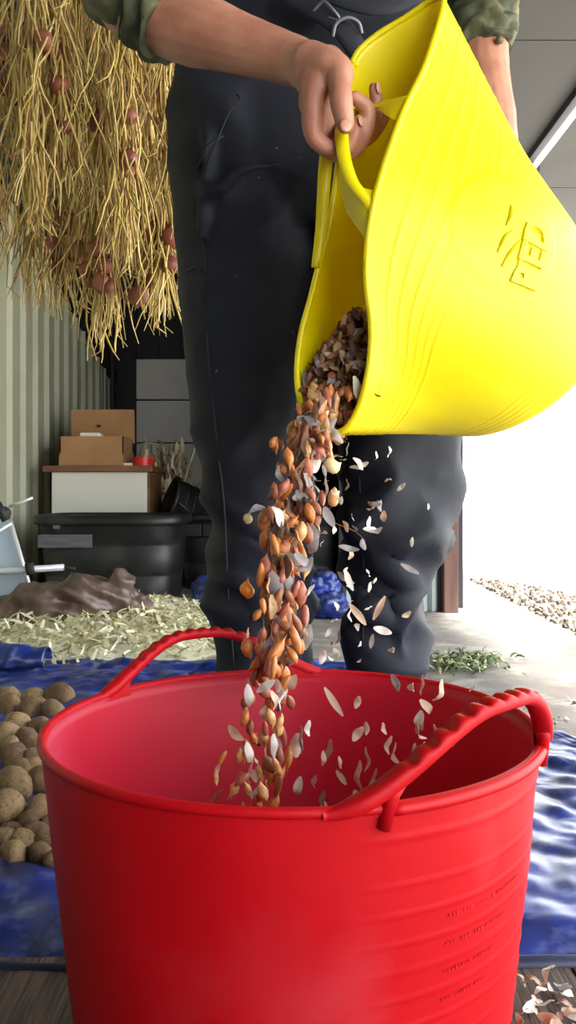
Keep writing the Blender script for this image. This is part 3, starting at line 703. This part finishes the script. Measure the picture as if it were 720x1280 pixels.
# right arm (left in the picture)
SH_R = Vector((-.135, 1.40, 1.43)); SH_L = Vector((.255, 1.42, 1.44))
EL_R = P(163, 2, 1.13)
limb([SH_R, (SH_R+EL_R)/2+Vector((-.015, 0, .0)), EL_R], [.055, .05, .045])
limb([EL_R, P(215, 26, 1.11), P(262, 42, 1.085), P(320, 61, 1.055), P(352, 71, 1.04), P(376, 79, 1.025)], [.043, .046, .0445, .0365, .031, .0275])
# hand back / palm
WR = P(378, 80, 1.02)
limb([P(366, 76, 1.03), P(395, 84, 1.0), P(412, 84, .99)], [.0275, .026, .02], 8, 14)
for (x, y_, Yd) in ((398, 112, .985), (400, 106, 1.005), (404, 104, 1.03), (406, 106, 1.05)): limb([WR, P(x, y_, Yd)], [.025, .0165], 6, 12)
FG = {
 'index': ([(396, 104, .983), (391, 138, .98), (392, 168, .985), (407, 184, .99), (428, 186, .995), (440, 176, 1.0), (446, 153, 1.0)], [.0145, .0135, .0125, .0105, .0095, .009, .0068]),
 'middle': ([(400, 106, 1.003), (396, 140, 1.0), (398, 170, 1.003), (415, 190, 1.008), (440, 188, 1.01), (456, 165, 1.01), (459, 137, 1.006), (444, 122, 1.0)], [.0145, .013, .0125, .011, .0105, .0105, .0098, .008]),
 'ring': ([(404, 106, 1.028), (401, 140, 1.027), (404, 170, 1.027), (422, 186, 1.03), (448, 180, 1.03), (465, 158, 1.027), (471, 132, 1.022), (468, 110, 1.018)], [.0145, .013, .012, .0105, .010, .0095, .009, .0068]),
 'pinky': ([(408, 108, 1.05), (406, 140, 1.05), (410, 164, 1.05), (430, 178, 1.05), (456, 176, 1.05), (472, 162, 1.046), (482, 146, 1.04)], [.0125, .011, .010, .0088, .008, .0075, .006])}
for k, (pts, ra) in FG.items(): limb([P(*p) for p in pts], ra, 30, 12)
limb([P(388, 78, 1.0), P(410, 82, .98), P(425, 90, .972), P(425, 112, .962), P(428, 136, .958), P(432, 155, .96)], [.024, .0205, .0165, .0130, .0128, .0108], 26, 14)
limb([P(412, 72, 1.0), P(424, 84, .985)], [.014, .014], 6, 12)
limb([P(400, 108, .99), P(402, 140, .998), P(408, 168, 1.006)], [.016, .017, .013], 8, 12)
limb([P(392, 100, .99), P(390, 130, .985)], [.017, .0155], 8, 12)
# left arm (right in the picture), hand behind the tub
EL_L = P(602, 20, 1.37)
limb([SH_L, (SH_L+EL_L)/2+Vector((.02, .01, 0)), EL_L], [.055, .05, .044])
limb([EL_L, P(604, 90, 1.34), P(616, 150, 1.31), P(626, 215, 1.28)], [.042, .040, .035, .027])
WL = P(627, 222, 1.277)
limb([WL, P(632, 262, 1.262)], [.026, .024], 6, 12, flat=1)
for i, (dx, ln) in enumerate(((-26, 70), (-9, 82), (9, 78), (24, 62))):
    limb([P(632+dx*.7, 262, 1.262), P(636+dx, 262+ln*.5, 1.262), P(640+dx*1.1, 262+ln, 1.275)], [.011, .0095, .0075], 12, 10)
limb([P(616, 232, 1.265), P(594, 262, 1.25), P(588, 292, 1.245)], [.014, .012, .009], 12, 10)
# torso, neck, head and legs inside the clothes
limb([(.06, 1.44, .97), (.06, 1.42, 1.1), (.06, 1.42, 1.3), (.06, 1.43, 1.42)], [.10, .11, .13, .10], 12, 20)
limb([SH_R, (.06, 1.43, 1.46), SH_L], [.055, .075, .055], 10, 16)
limb([(.06, 1.43, 1.46), (.06, 1.43, 1.58)], [.06, .052], 8, 16)
B.ball((.06, 1.41, 1.68), AX, (.075, .095, .115), 24, 16); B.ball((.06, 1.315, 1.665), AX, (.012, .02, .018)); B.ball((-.017, 1.42, 1.67), AX, (.012, .018, .03)); B.ball((.137, 1.42, 1.67), AX, (.012, .018, .03))
B.ball((.06, 1.33, 1.605), AX, (.04, .035, .03))
for sx in (-1, 1): limb([(.058+sx*.085, 1.42, .93), (.058+sx*.098, 1.40, .5), (.058+sx*.098, 1.41, .12)], [.075, .048, .036], 12, 16)
def skd(v, n): return .0006*noise.noise(v*60)
V, Fc = remesh(B, .0028, 3, skd)
body = mk('body', V, Fc, M_skin, pr_)
def nail(px, py, Y, nx, ny, nz_, lx, ly, lz, l=.0065, w_=.005):
    n_ = Vector((nx, ny, nz_)).normalized(); L_ = Vector((lx, ly, lz)); L_ = (L_-n_*L_.dot(n_)).normalized(); s_ = n_.cross(L_)
    MB().ball(P(px, py, Y), (L_, s_, n_), (l, w_, .0016), 14, 8).build('fingernail', M_nail, body)
nail(432, 157, .9485, .1, -1, .12, .1, 0, -1, .0072, .0062)
nail(451, 151, .993, .75, -.6, .2, .1, 0, 1, .007, .0048)
nail(473, 110, 1.013, .8, -.55, .1, -.1, 0, 1, .0075, .005)
nail(486, 143, 1.036, .6, -.6, .5, .5, 0, .9, .006, .004)
MB().ball((.06, 1.44, 1.725), AX, (.086, .10, .09), 20, 14).build('hair', mat('hair', lin(60, 42, 30), .6), pr_)
for sx in (-1, 1): MB().ball((.06+sx*.03, 1.322, 1.69), AX, (.013, .009, .009)).build('eye', M_white, pr_)
MB().tube([(.035, 1.312, 1.625), (.06, 1.306, 1.622), (.085, 1.312, 1.625)], .005, 8, round_caps=True).build('mouth', mat('lip', lin(170, 96, 88), .5), pr_)

# shirt
sh = MB()
limb([(.06, 1.42, 1.0), (.06, 1.42, 1.2), (.06, 1.43, 1.42)], [.150, .155, .125], 10, 24, sh)
limb([SH_R+Vector((.03, 0, 0)), (.06, 1.43, 1.45), SH_L+Vector((-.03, 0, 0))], [.07, .08, .07], 10, 18, sh)
def sleeve_ring(mb, pts, ra, n=60, amp=.004, freq=26, seg=48):
    c = catmull(pts, n); rr = rinterp(ra, n); m_ = MB().tube(c, rr, seg, cap=False)
    V = []
    for i in range(n):
        for k in range(seg):
            p = m_.v[i*seg+k]; d = (p-c[i]).normalized(); s_ = i/n
            f = amp*(math.sin(s_*freq*2+1.6*noise.noise(Vector((d.x*2, d.z*2, s_*6)))*3)+.8*noise.noise(p*28))
            V.append(p+d*f)
    mb.add(V, m_.f)
    # turned-in cuff
    V2 = [c[-1]+(V[(n-1)*seg+k]-c[-1])*.82 for k in range(seg)]; V3 = [v-(c[-1]-c[-2])*3 for v in V2]
    mb.add([V[(n-1)*seg+k] for k in range(seg)]+V2+V3, [(k, (k+1) % seg, seg+(k+1) % seg, seg+k) for k in range(seg)]+[(seg+k, seg+(k+1) % seg, 2*seg+(k+1) % seg, 2*seg+k) for k in range(seg)])
V, Fc = remesh(sh, .008, 4, lambda v, n: .006*noise.noise(v*12)+.002*noise.noise(v*40)); mk('shirt', V, Fc, M_olive, pr_)
s1_ = MB(); sleeve_ring(s1_, [SH_R, SH_R.lerp(EL_R, .55)+Vector((-.015, 0, .0)), EL_R+Vector((-.008, 0, .03)), EL_R+Vector((.024, -.008, -.004)), P(219, 30, 1.108)], [.068, .064, .056, .056, .0535], 110, .0055, 62, 56)
s1_.build('sleeve', M_olive, pr_)
s2_ = MB(); sleeve_ring(s2_, [SH_L, SH_L.lerp(EL_L, .5)+Vector((.02, .01, 0)), EL_L, P(601, 48, 1.355), P(605, 68, 1.35)], [.068, .062, .055, .052, .046], 90, .006, 34, 56)
s2_.build('sleeve', M_olive, pr_)
MB().tube([P(624, 50, 1.31), P(625, 50, 1.302)], .006, 10).build('button', mat('button', lin(90, 88, 62), .5), pr_)

# overalls
tr = MB(); 
def leg(rows, m):
    pts = []; 
    V = []; SG = 40
    for (py, l, r, Yc, dr) in rows:
        a = P(l, py, Yc); b_ = P(r, py, Yc); c = (a+b_)/2; hw = (b_-a).length/2
        for k in range(SG):
            q = 2*pi*k/SG; cx, sy = math.cos(q), math.sin(q); e = 2.3; kk = (abs(cx)**e+abs(sy)**e)**(-1/e); V.append(c+Vector((hw*kk*cx, dr*kk*sy, 0)))
    n = len(rows); Fc = [(i*SG+k, i*SG+(k+1) % SG, (i+1)*SG+(k+1) % SG, (i+1)*SG+k) for i in range(n-1) for k in range(SG)]+[tuple(range(SG)), tuple((n-1)*SG+k for k in range(SG))]
    m.add(V, Fc)
leg([(60, 222, 380, PY, .10), (150, 210, 395, PY, .125), (240, 215, 400, PY, .12), (330, 225, 402, PY, .115), (430, 232, 398, PY, .105), (540, 245, 394, PY-.01, .098), (620, 260, 388, PY-.015, .092), (700, 263, 384, PY-.01, .085),
     (800, 270, 382, PY, .08), (845, 275, 382, PY, .08), (930, 278, 386, PY, .082), (965, 276, 392, PY, .085)], tr)
leg([(60, 360, 566, PY, .10), (150, 380, 578, PY, .125), (240, 382, 578, PY, .12), (330, 392, 574, PY, .115), (430, 408, 572, PY, .11), (540, 421, 570, PY, .10), (600, 427, 567, PY-.005, .098), (640, 431, 561, PY-.02, .097), (672, 432, 553, PY-.025, .092),
     (700, 432, 540, PY-.01, .088), (745, 434, 530, PY, .082), (800, 435, 528, PY, .08), (848, 435, 524, PY, .08), (930, 432, 528, PY, .082), (965, 430, 532, PY, .085)], tr)
leg([(-60, 262, 545, PY+.01, .135), (-10, 258, 548, PY+.01, .135), (60, 236, 562, PY, .135), (150, 214, 574, PY, .135), (240, 222, 570, PY, .125), (300, 240, 560, PY, .10)], tr)
leg([(-250, 290, 520, PY, .15), (-150, 280, 530, PY, .15), (-60, 268, 540, PY, .15), (0, 260, 545, PY, .14)], tr)
# soft folds: ridges hung from the knees and crotch
def ridge(A, r=.012):
    limb([P(*a) for a in A], [r*.4, r, r, r*.4], 14, 8, tr)
for A, r in (([(556, 560, 1.34), (540, 600, 1.315), (510, 640, 1.305), (478, 668, 1.31)], .014), ([(560, 672, 1.40), (545, 676, 1.36), (515, 672, 1.32), (480, 690, 1.305)], .018), ([(440, 640, 1.31), (470, 690, 1.305), (505, 720, 1.31), (528, 745, 1.36)], .014),
             ([(530, 700, 1.37), (510, 735, 1.325), (500, 770, 1.315), (505, 820, 1.32)], .012), ([(445, 740, 1.32), (475, 770, 1.31), (500, 790, 1.32), (525, 800, 1.36)], .012), ([(285, 620, 1.31), (310, 650, 1.30), (345, 665, 1.30), (375, 660, 1.32)], .010),
             ([(266, 700, 1.37), (290, 715, 1.32), (320, 740, 1.31), (340, 780, 1.315)], .010), ([(240, 205, 1.33), (262, 240, 1.275), (300, 215, 1.262), (350, 205, 1.262)], .010), ([(245, 130, 1.33), (258, 170, 1.28), (256, 215, 1.275), (250, 300, 1.29)], .010)): ridge(A, r)
def tdisp(v, n):
    knee = math.exp(-((v.z-.47)/.14)**2); low = math.exp(-((v.z-.28)/.12)**2)
    a = noise.noise(Vector((v.x*5+v.z*7, v.y*4, v.z*9-v.x*8)))
    b_ = noise.noise(Vector((v.x*9-v.z*6, v.y*6, v.z*14+v.x*6+4)))
    c_ = noise.noise(Vector((v.x*16, v.y*12, v.z*3)))
    f = (1-2.2*abs(a))*(.004+.011*knee*(1 if v.x > .1 else .6)+.010*low)+(1-2*abs(b_))*(.002+.007*low+.004*knee)+.003*c_
    return 1.1*f-.003
V, Fc = remesh(tr, .0065, 5, tdisp); ov = mk('overalls', V, Fc, M_navy, pr_)
def on_front(px, py, Y0=1.0, lift=.002):
    "nearest overalls surface point seen at a pixel, by nearest vertex in view direction"
    best = None
    for v in ov_v:
        if abs(360+v.x/v.y*F-px) < 5 and abs(HY-(v.z-HC)/v.y*F-py) < 5 and (best is None or v.y < best.y): best = v
    return (best if best else P(px, py, 1.3))-Vector((0, lift, 0))
ov_v = V
# seams, pocket flap, hanging strap loops
def seamline(pts, r=.0014, name='seam', m_=M_thread, lift=.001):
    MB().tube(catmull([on_front(x, y, lift=lift) for x, y in pts], 30), r, 6).build(name, m_, ov)
seamline([(246, 230), (252, 330), (258, 430), (266, 540), (280, 640), (284, 740), (288, 830)])
seamline([(243, 215), (250, 200), (262, 185), (276, 170)], .0018)
seamline([(229, 340), (236, 336), (243, 335), (250, 342)], .0022)
seamline([(445, 600), (450, 700), (452, 800)])
seamline([(300, 120), (305, 125), (280, 150), (262, 210)], .0012)
MB().grid(lambda u, v: on_front(232+u*20, 342+v*50, lift=.003), 5, 8).build('pocket_flap', M_navy, ov)
# strap loops at the top right of the bib
MB().tube(catmull([P(392, 14, 1.215), P(404, 2, 1.205), P(416, 12, 1.20), P(424, 24, 1.205), P(410, 22, 1.21)], 30), .0022, 8).build('buckle', M_steel, pr_)
MB().tube(catmull([P(416, 46, 1.205), P(420, 30, 1.198), P(434, 22, 1.195), P(448, 28, 1.198), P(452, 42, 1.205)], 30), .0026, 8).build('buckle', M_steel, pr_)
MB().tube(catmull([P(352, -12, 1.235), P(380, 4, 1.225), P(405, 18, 1.215), P(428, 36, 1.21), P(445, 60, 1.215)], 24), .015, 12, flat=.35, up=(0, 1, 0), round_caps=True).build('strap', M_navy, pr_)
MB().tube(catmull([P(385, -20, 1.22), P(440, 0, 1.212), P(480, 6, 1.212), P(520, -10, 1.22)], 24), .016, 12, flat=.35, up=(0, 1, 0), round_caps=True).build('strap', M_navy, pr_)
# boots
for sx, xc in ((-1, (330-360)/F*PY), (1, (482-360)/F*PY)):
    b = MB(); limb([(xc, PY+.01, .30), (xc, PY+.01, .14), (xc, PY+.0, .075)], [.055, .052, .05], 10, 16, b); limb([(xc, PY+.05, .05), (xc+sx*.01, PY-.05, .045), (xc+sx*.02, PY-.15, .04)], [.045, .046, .036], 10, 16, b)
    V, Fc = remesh(b, .006, 3); V = [Vector((v.x, v.y, max(.008, v.z))) for v in V]; mk('boot', V, Fc, M_boot, pr_)
    MB().box(xc-.045, xc+.045+sx*.01, PY-.19, PY+.1, 0, .012, .004).build('boot_sole', M_boot, pr_)

# ------------------------------------------------------------------ pouring bulbs, husks and skins
def srcmesh(name, fn, m):
    V, Fc = fn(); me = bpy.data.meshes.new(name); me.from_pydata(V, [], Fc); me.materials.append(m); me.polygons.foreach_set('use_smooth', [True]*len(me.polygons)); return me
def bulb_shape(k):
    def f():
        b = MB(); prof = [(0, -1), (.35, -.93), (.75, -.6), (.92, -.15), (.85, .25), (.55, .62), (.25, .9), (.1, 1.15), (.05, 1.35), (0, 1.4)]
        if k == 1: prof = [(0, -1.1), (.4, -1), (.62, -.6), (.66, 0), (.6, .5), (.4, .9), (.16, 1.2), (0, 1.3)]
        if k == 2: prof = [(0, -.9), (.5, -.85), (.95, -.4), (1.02, .1), (.8, .5), (.35, .8), (.1, 1.0), (0, 1.05)]
        b.grid(lambda u, v: Vector((math.cos(2*pi*u)*max(.01, prof[int(v*(len(prof)-1)+.5)][0]), math.sin(2*pi*u)*max(.01, prof[int(v*(len(prof)-1)+.5)][0])*.9, prof[int(v*(len(prof)-1)+.5)][1]+.15*math.cos(2*pi*u)*(k-1))), 12, len(prof), True)
        return b.v, b.f
    return f
def flake_shape(k):
    def f():
        b = MB(); sd = k*3.7
        def g_(u, v):
            x = -1+2*v; y = (u-.5)*2*(1-.75*x*x)*(.45+.1*math.sin(sd)); return Vector((x, y, .35*(1-x*x)*math.cos(sd)+.5*y*y+.12*math.sin(x*4+sd)))
        b.grid(g_, 5, 7); k0 = len(b.v); V = [v+Vector((0, 0, .05)) for v in b.v]; Fc = list(b.f)+[tuple(i+k0 for i in reversed(q)) for q in b.f]
        return b.v+V, Fc
    return f
BM = [[srcmesh('onion_set', bulb_shape(k), m) for k in range(3)] for m in BULBM]
FM = [[srcmesh('skin_flake', flake_shape(k), m) for k in range(4)] for m in FLM]
HM = [[srcmesh('husk', flake_shape(k), m) for k in range(4)] for m in HUSKM]
OM = srcmesh('onion_set', bulb_shape(0), M_orange); CM = srcmesh('onion_set', bulb_shape(2), M_cream_b)
def inst(name, me, loc, s, lab, cat, grp=None, rot=None):
    o = bpy.data.objects.new(name, me); COL.objects.link(o); o.location = loc; o.rotation_euler = rot or (R.random()*6.3, R.random()*6.3, R.random()*6.3)
    o.scale = (s, s, s) if not isinstance(s, tuple) else s; return tag(o, lab, cat, grp)
CL = [(490, 402, 30, 1.0), (520, 388, 28, .985), (560, 380, 31, .96), (600, 375, 33, .94), (640, 368, 32, .92), (680, 358, 30, .90), (720, 350, 28, .885), (760, 347, 27, .865), (800, 345, 25, .845), (845, 338, 30, .825)]
def cl(y):
    for a, b_ in zip(CL, CL[1:]):
        if y <= b_[0]: t = (y-a[0])/(b_[0]-a[0]); return [a[i]*(1-t)+b_[i]*t for i in (1, 2, 3)]
    return CL[-1][1:]
zones = [(560, 'tumbling off the lip of the yellow tub', 'onion sets tumbling over the tub lip'), (680, 'in the thick upper part of the falling stream', 'onion sets in the upper stream'), (900, 'in the lower stream falling into the red tub', 'onion sets in the lower stream')]
def tilt(): return (R.gauss(0, .35)+pi*(R.random()<.5), R.gauss(0, .35), R.random()*6.3)
cols = ['amber', 'brown', 'tan', 'rosy']
for i in range(235):
    y = 488+R.random()**1.05*360; x, wd, Y = cl(y); zn = [z for z in zones if y < z[0]][0]; c = R.choices(range(4), [5, 3, 3, 3])[0]
    inst('onion_set', R.choice(BM[c]), P(x+max(-1.3, min(1.3, R.gauss(0, .5)))*wd, y, Y+R.gauss(0, .016)), (lambda q: (q*.86, q*.86, q*R.uniform(1.1, 1.6)))(R.uniform(.0052, .0085)), cols[c]+' onion bulb '+zn[1], 'onion', cols[c]+' '+zn[2], tilt())
for i in range(85):
    y = 500+R.random()*340; x, wd, Y = cl(y); zn = [z for z in zones if y < z[0]][0]; c = 1 if R.random() < .75 else 0
    inst('skin_flake', R.choice(FM[c]), P(x+R.gauss(.2, .5)*wd, y, Y+R.gauss(0, .018)), R.uniform(.007, .014), ['white', 'grey'][c]+' papery skin '+zn[1], 'onion skin', ['white', 'grey']+[] and ['white', 'grey'][c]+' skins '+zn[2])
for i in range(95):
    y = 488+R.random()*350; x, wd, Y = cl(y); zn = [z for z in zones if y < z[0]][0]; c = R.choices((0, 1, 2), (4, 3, 2))[0]; q = R.uniform(.007, .013)
    inst('husk', R.choice(HM[c]), P(x+R.gauss(.05, .5)*wd, y, Y-.012+R.gauss(0, .014)), (q, q*.7, q*.7), ['brown', 'dark brown', 'tan'][c]+' husk '+zn[1], 'onion skin', ['brown', 'dark', 'tan'][c]+' husks '+zn[2], (R.gauss(0, .4), 1.4+R.gauss(0, .4), R.random()*6.3))
# strays
inst('onion_set', OM, P(309, 737, .89), .0085, 'bright orange bulb left of the stream above the red handle', 'onion', None, (.1, .1, 0))
inst('onion_set', CM, P(415, 582, .965), .0095, 'pale cream round bulb right of the upper stream', 'onion', None, (.3, 1.2, 0))
inst('onion_set', BM[0][1], P(330, 650, .91), .010, 'long amber bulb at the upper left edge of the stream', 'onion', None, (.1, .1, 0))
inst('onion_set', BM[0][1], P(332, 676, .91), .010, 'long amber bulb below another at the left edge of the stream', 'onion', None, (.15, -.1, 0))
inst('onion_set', CM, P(310, 648, .93), .0055, 'small cream piece before the left trouser leg', 'onion')
inst('onion_set', BM[2][1], P(417, 622, .95), .009, 'tan long bulb falling in front of the dark gap', 'onion', None, (.1, .1, 0))
inst('husk', HM[2][0], P(434, 664, .95), (.024, .008, .008), 'long dry stalk flying right of the stream', 'onion skin', None, (0, .5, 0))
inst('skin_flake', FM[1][1], P(436, 685, .93), (0.0109, 0.0086, 0.0078), 'broad grey skin right of the stream below the dry stalk', 'onion skin', None, (1.2, .2, 0))
inst('skin_flake', FM[0][1], P(436, 725, .91), (0.0117, 0.0086, 0.0078), 'bright white skin between the two legs', 'onion skin', None, (1.4, 1.2, 0))
inst('skin_flake', FM[2][2], P(447, 768, .90), (0.0140, 0.0070, 0.0078), 'pinkish long skin before the right leg, left one', 'onion skin', None, (1.4, .9, .0))
inst('skin_flake', FM[2][2], P(474, 760, .92), (0.0140, 0.0062, 0.0078), 'pinkish long skin before the right leg, right one', 'onion skin', None, (1.4, -1.1, .0))
inst('skin_flake', FM[0][3], P(478, 788, .92), (.010, .012, .008), 'rounded white skin low before the right leg', 'onion skin', None, (1.4, .3, .0))
inst('skin_flake', FM[1][3], P(512, 711, 1.1), (.013, .010, .008), 'grey skin clinging near the right knee', 'onion skin', None, (1.4, .5, .0))
for i in range(60):
    y = 560+R.random()*270; x = 400+abs(R.gauss(30, 42)); c = R.choices((0, 1, 2), (6, 2, 2))[0]
    if x > 560: continue
    s = R.uniform(.003, .0085)
    inst('skin_flake', R.choice(FM[c]), P(x, y, R.uniform(.88, 1.02)), s, ['tiny white', 'tiny grey', 'tiny pink'][c]+' skin scattered in the air before the dark trousers', 'onion skin', ['white', 'grey', 'pink'][c]+' skins scattered before the trousers')
for i in range(8):
    y = R.uniform(180, 520); x = R.uniform(240, 400); q = on_front(x, y, lift=.001)
    inst('skin_flake', FM[1][0], q, R.uniform(.0012, .0025), 'speck of skin stuck on the front of the trousers', 'onion skin', 'specks stuck on the trousers')
# inside the red tub
for i in range(60):
    t = R.random(); y = 850+t*180; x = 335-25*t+R.gauss(0, 17+8*t); c = R.choices(range(4), [4, 2, 5, 2])[0]
    inst('onion_set', R.choice(BM[c]), P(x, y, .80-t*.09+R.gauss(0, .015)), (lambda q: (q*.85, q*.85, q*R.uniform(1.2, 1.8)))(R.uniform(.0038, .0062)), cols[c]+' onion bulb falling inside the red tub', 'onion', cols[c]+' onion sets inside the red tub', tilt())
for i in range(58):
    y = 850+R.random()*165; x = R.choice([R.gauss(330, 26), R.gauss(430, 55), R.gauss(480, 50)]); c = R.choices((0, 1, 2), (4, 1, 6))[0]
    if x > 600: continue
    if x > 430 and y > 1035-(x-430)*.75: y -= 60
    inst('skin_flake', R.choice(FM[c]), P(x, y, R.uniform(.70, .80)), R.uniform(.005, .011), ['white', 'grey', 'pink'][c]+' skin falling inside the red tub', 'onion skin', ['white', 'grey', 'pink'][c]+' skins inside the red tub', (R.gauss(1.4, .4), R.gauss(1.3, .4), R.random()*6))
inst('skin_flake', FM[0][2], P(597, 878, .80), (.013, .006, .006), 'lone white skin before the far right inner wall of the red tub', 'onion skin', None, (1.4, 1.0, 0))
inst('skin_flake', FM[2][1], P(417, 877, .78), (.015, .008, .008), 'large pale skin over the middle of the red tub', 'onion skin', None, (1.4, 1.0, 0))
# settled layer on the tub bottom
sl = MB()
for i in range(900):
    a = R.random()*6.28; r = math.sqrt(R.random())*.145; chip(sl, (TC.x+r*math.cos(a), TC.y+r*math.sin(a), .022+.03*(1-r/.15)+R.random()*.008), R.uniform(.012, .024), R.uniform(.008, .014), Euler((R.gauss(0, .5), R.gauss(0, .5), R.random()*6)), .4)
tag(sl.build('husk_layer', mat('husk_mix', lin(160, 100, 60), .6, island=[lin(176, 112, 66), lin(132, 84, 54), lin(200, 156, 108), lin(150, 90, 60)])), 'layer of brown husks and bulbs settled in the red tub', 'husks', kind='stuff')
# husk pile inside the yellow tub mouth
def in_mouth():
    while True:
        x = R.uniform(376, 464); y = R.uniform(392, 545)
        lo = 376 if y > 480 else 376+(480-y)*.62
        lo = lo if y > 440 else lo+ (440-y)*.25
        if x < lo: continue
        if y > 500 and x > 462-(y-500)*.75: continue
        if y > 490 and x < 372+(y-490)*.3: continue
        t = (464-x)/88; return x, y, .975+.055*t+.012
for i in range(250):
    x, y, Y = in_mouth(); c = R.choices((0, 1, 2), (4, 3, 3))[0]
    inst('husk', R.choice(HM[c]), P(x, y, Y+R.gauss(0, .005)), R.uniform(.006, .0125), ['brown', 'dark brown', 'tan'][c]+' husk in the heap sliding out of the yellow tub', 'onion skin', ['brown', 'dark', 'tan'][c]+' husks in the yellow tub')
for i in range(60):
    x, y, Y = in_mouth(); 
    if y < 470: continue
    c = R.choices(range(4), [2, 4, 2, 4])[0]
    inst('onion_set', R.choice(BM[c]), P(x, y, Y-.004), R.uniform(.0055, .0075), cols[c]+' onion bulb at the mouth of the yellow tub', 'onion', cols[c]+' onion sets in the yellow tub mouth')
for i in range(26):
    x, y, Y = in_mouth(); inst('skin_flake', R.choice(FM[R.choice((1, 1, 2))]), P(x, y, Y-.006), R.uniform(.008, .013), 'grey or pink papery skin on the husk heap in the yellow tub', 'onion skin', 'papery skins on the husk heap')
inst('skin_flake', FM[0][1], P(449, 488, .978), (.017, .015, .012), 'large glossy white skin at the right of the husk heap', 'onion skin', None, (1.3, 1.2, .2))
fl = MB()
for i in range(1400):
    x, y, Y = in_mouth(); Y += R.uniform(.008, .05)
    if x > 455: Y = max(Y, .985)
    chip(fl, P(x, y, Y), R.uniform(.010, .022), R.uniform(.007, .012), Euler((R.random()*6, R.random()*6, R.random()*6)), .3)
tag(fl.build('husk_heap', MATS['husk_mix']), 'packed brown husks filling the lower mouth of the yellow tub', 'husks', kind='stuff')

# ------------------------------------------------------------------ litter on the floor
for i in range(34):
    px = R.uniform(642, 735); py = R.uniform(1212, 1290); Y = F*(HC-.012)/(py-HY); c = R.choices((0, 1, 2), (6, 1, 3))[0]
    inst('skin_flake', R.choice(FM[c]), P(px, py, Y), R.uniform(.004, .012), ['white', 'grey', 'pink'][c]+' papery peel lying on the dark floor right of the red tub', 'onion skin', ['white', 'grey', 'pink'][c]+' peels on the floor right of the tub', (R.gauss(0, .4), R.gauss(0, .4), R.random()*6))
for i in range(30):
    px = R.uniform(560, 735); py = R.uniform(858, 935); Y = F*(HC-.004)/(py-HY)
    inst('skin_flake', R.choice(FM[R.choice((0, 0, 1))]), P(px, py, Y), R.uniform(.004, .014), 'small pale peel scattered on the concrete behind the red tub', 'onion skin', 'peels on the concrete behind the tub', (R.gauss(0, .3), R.gauss(0, .3), R.random()*6))
gr = MB()
for i in range(420):
    px = R.gauss(580, 24); py = R.gauss(832, 5); Y = F*HC/(py-HY); p = P(px, py, Y); p.z = R.uniform(.002, .02); chip(gr, p, R.uniform(.012, .04), R.uniform(.003, .008), Euler((R.gauss(0, .5), R.gauss(0, .5), R.random()*6)), .4)
tag(gr.build('green_clippings', M_grass), 'little heap of green plant clippings on the sunlit concrete', 'clippings', kind='stuff')
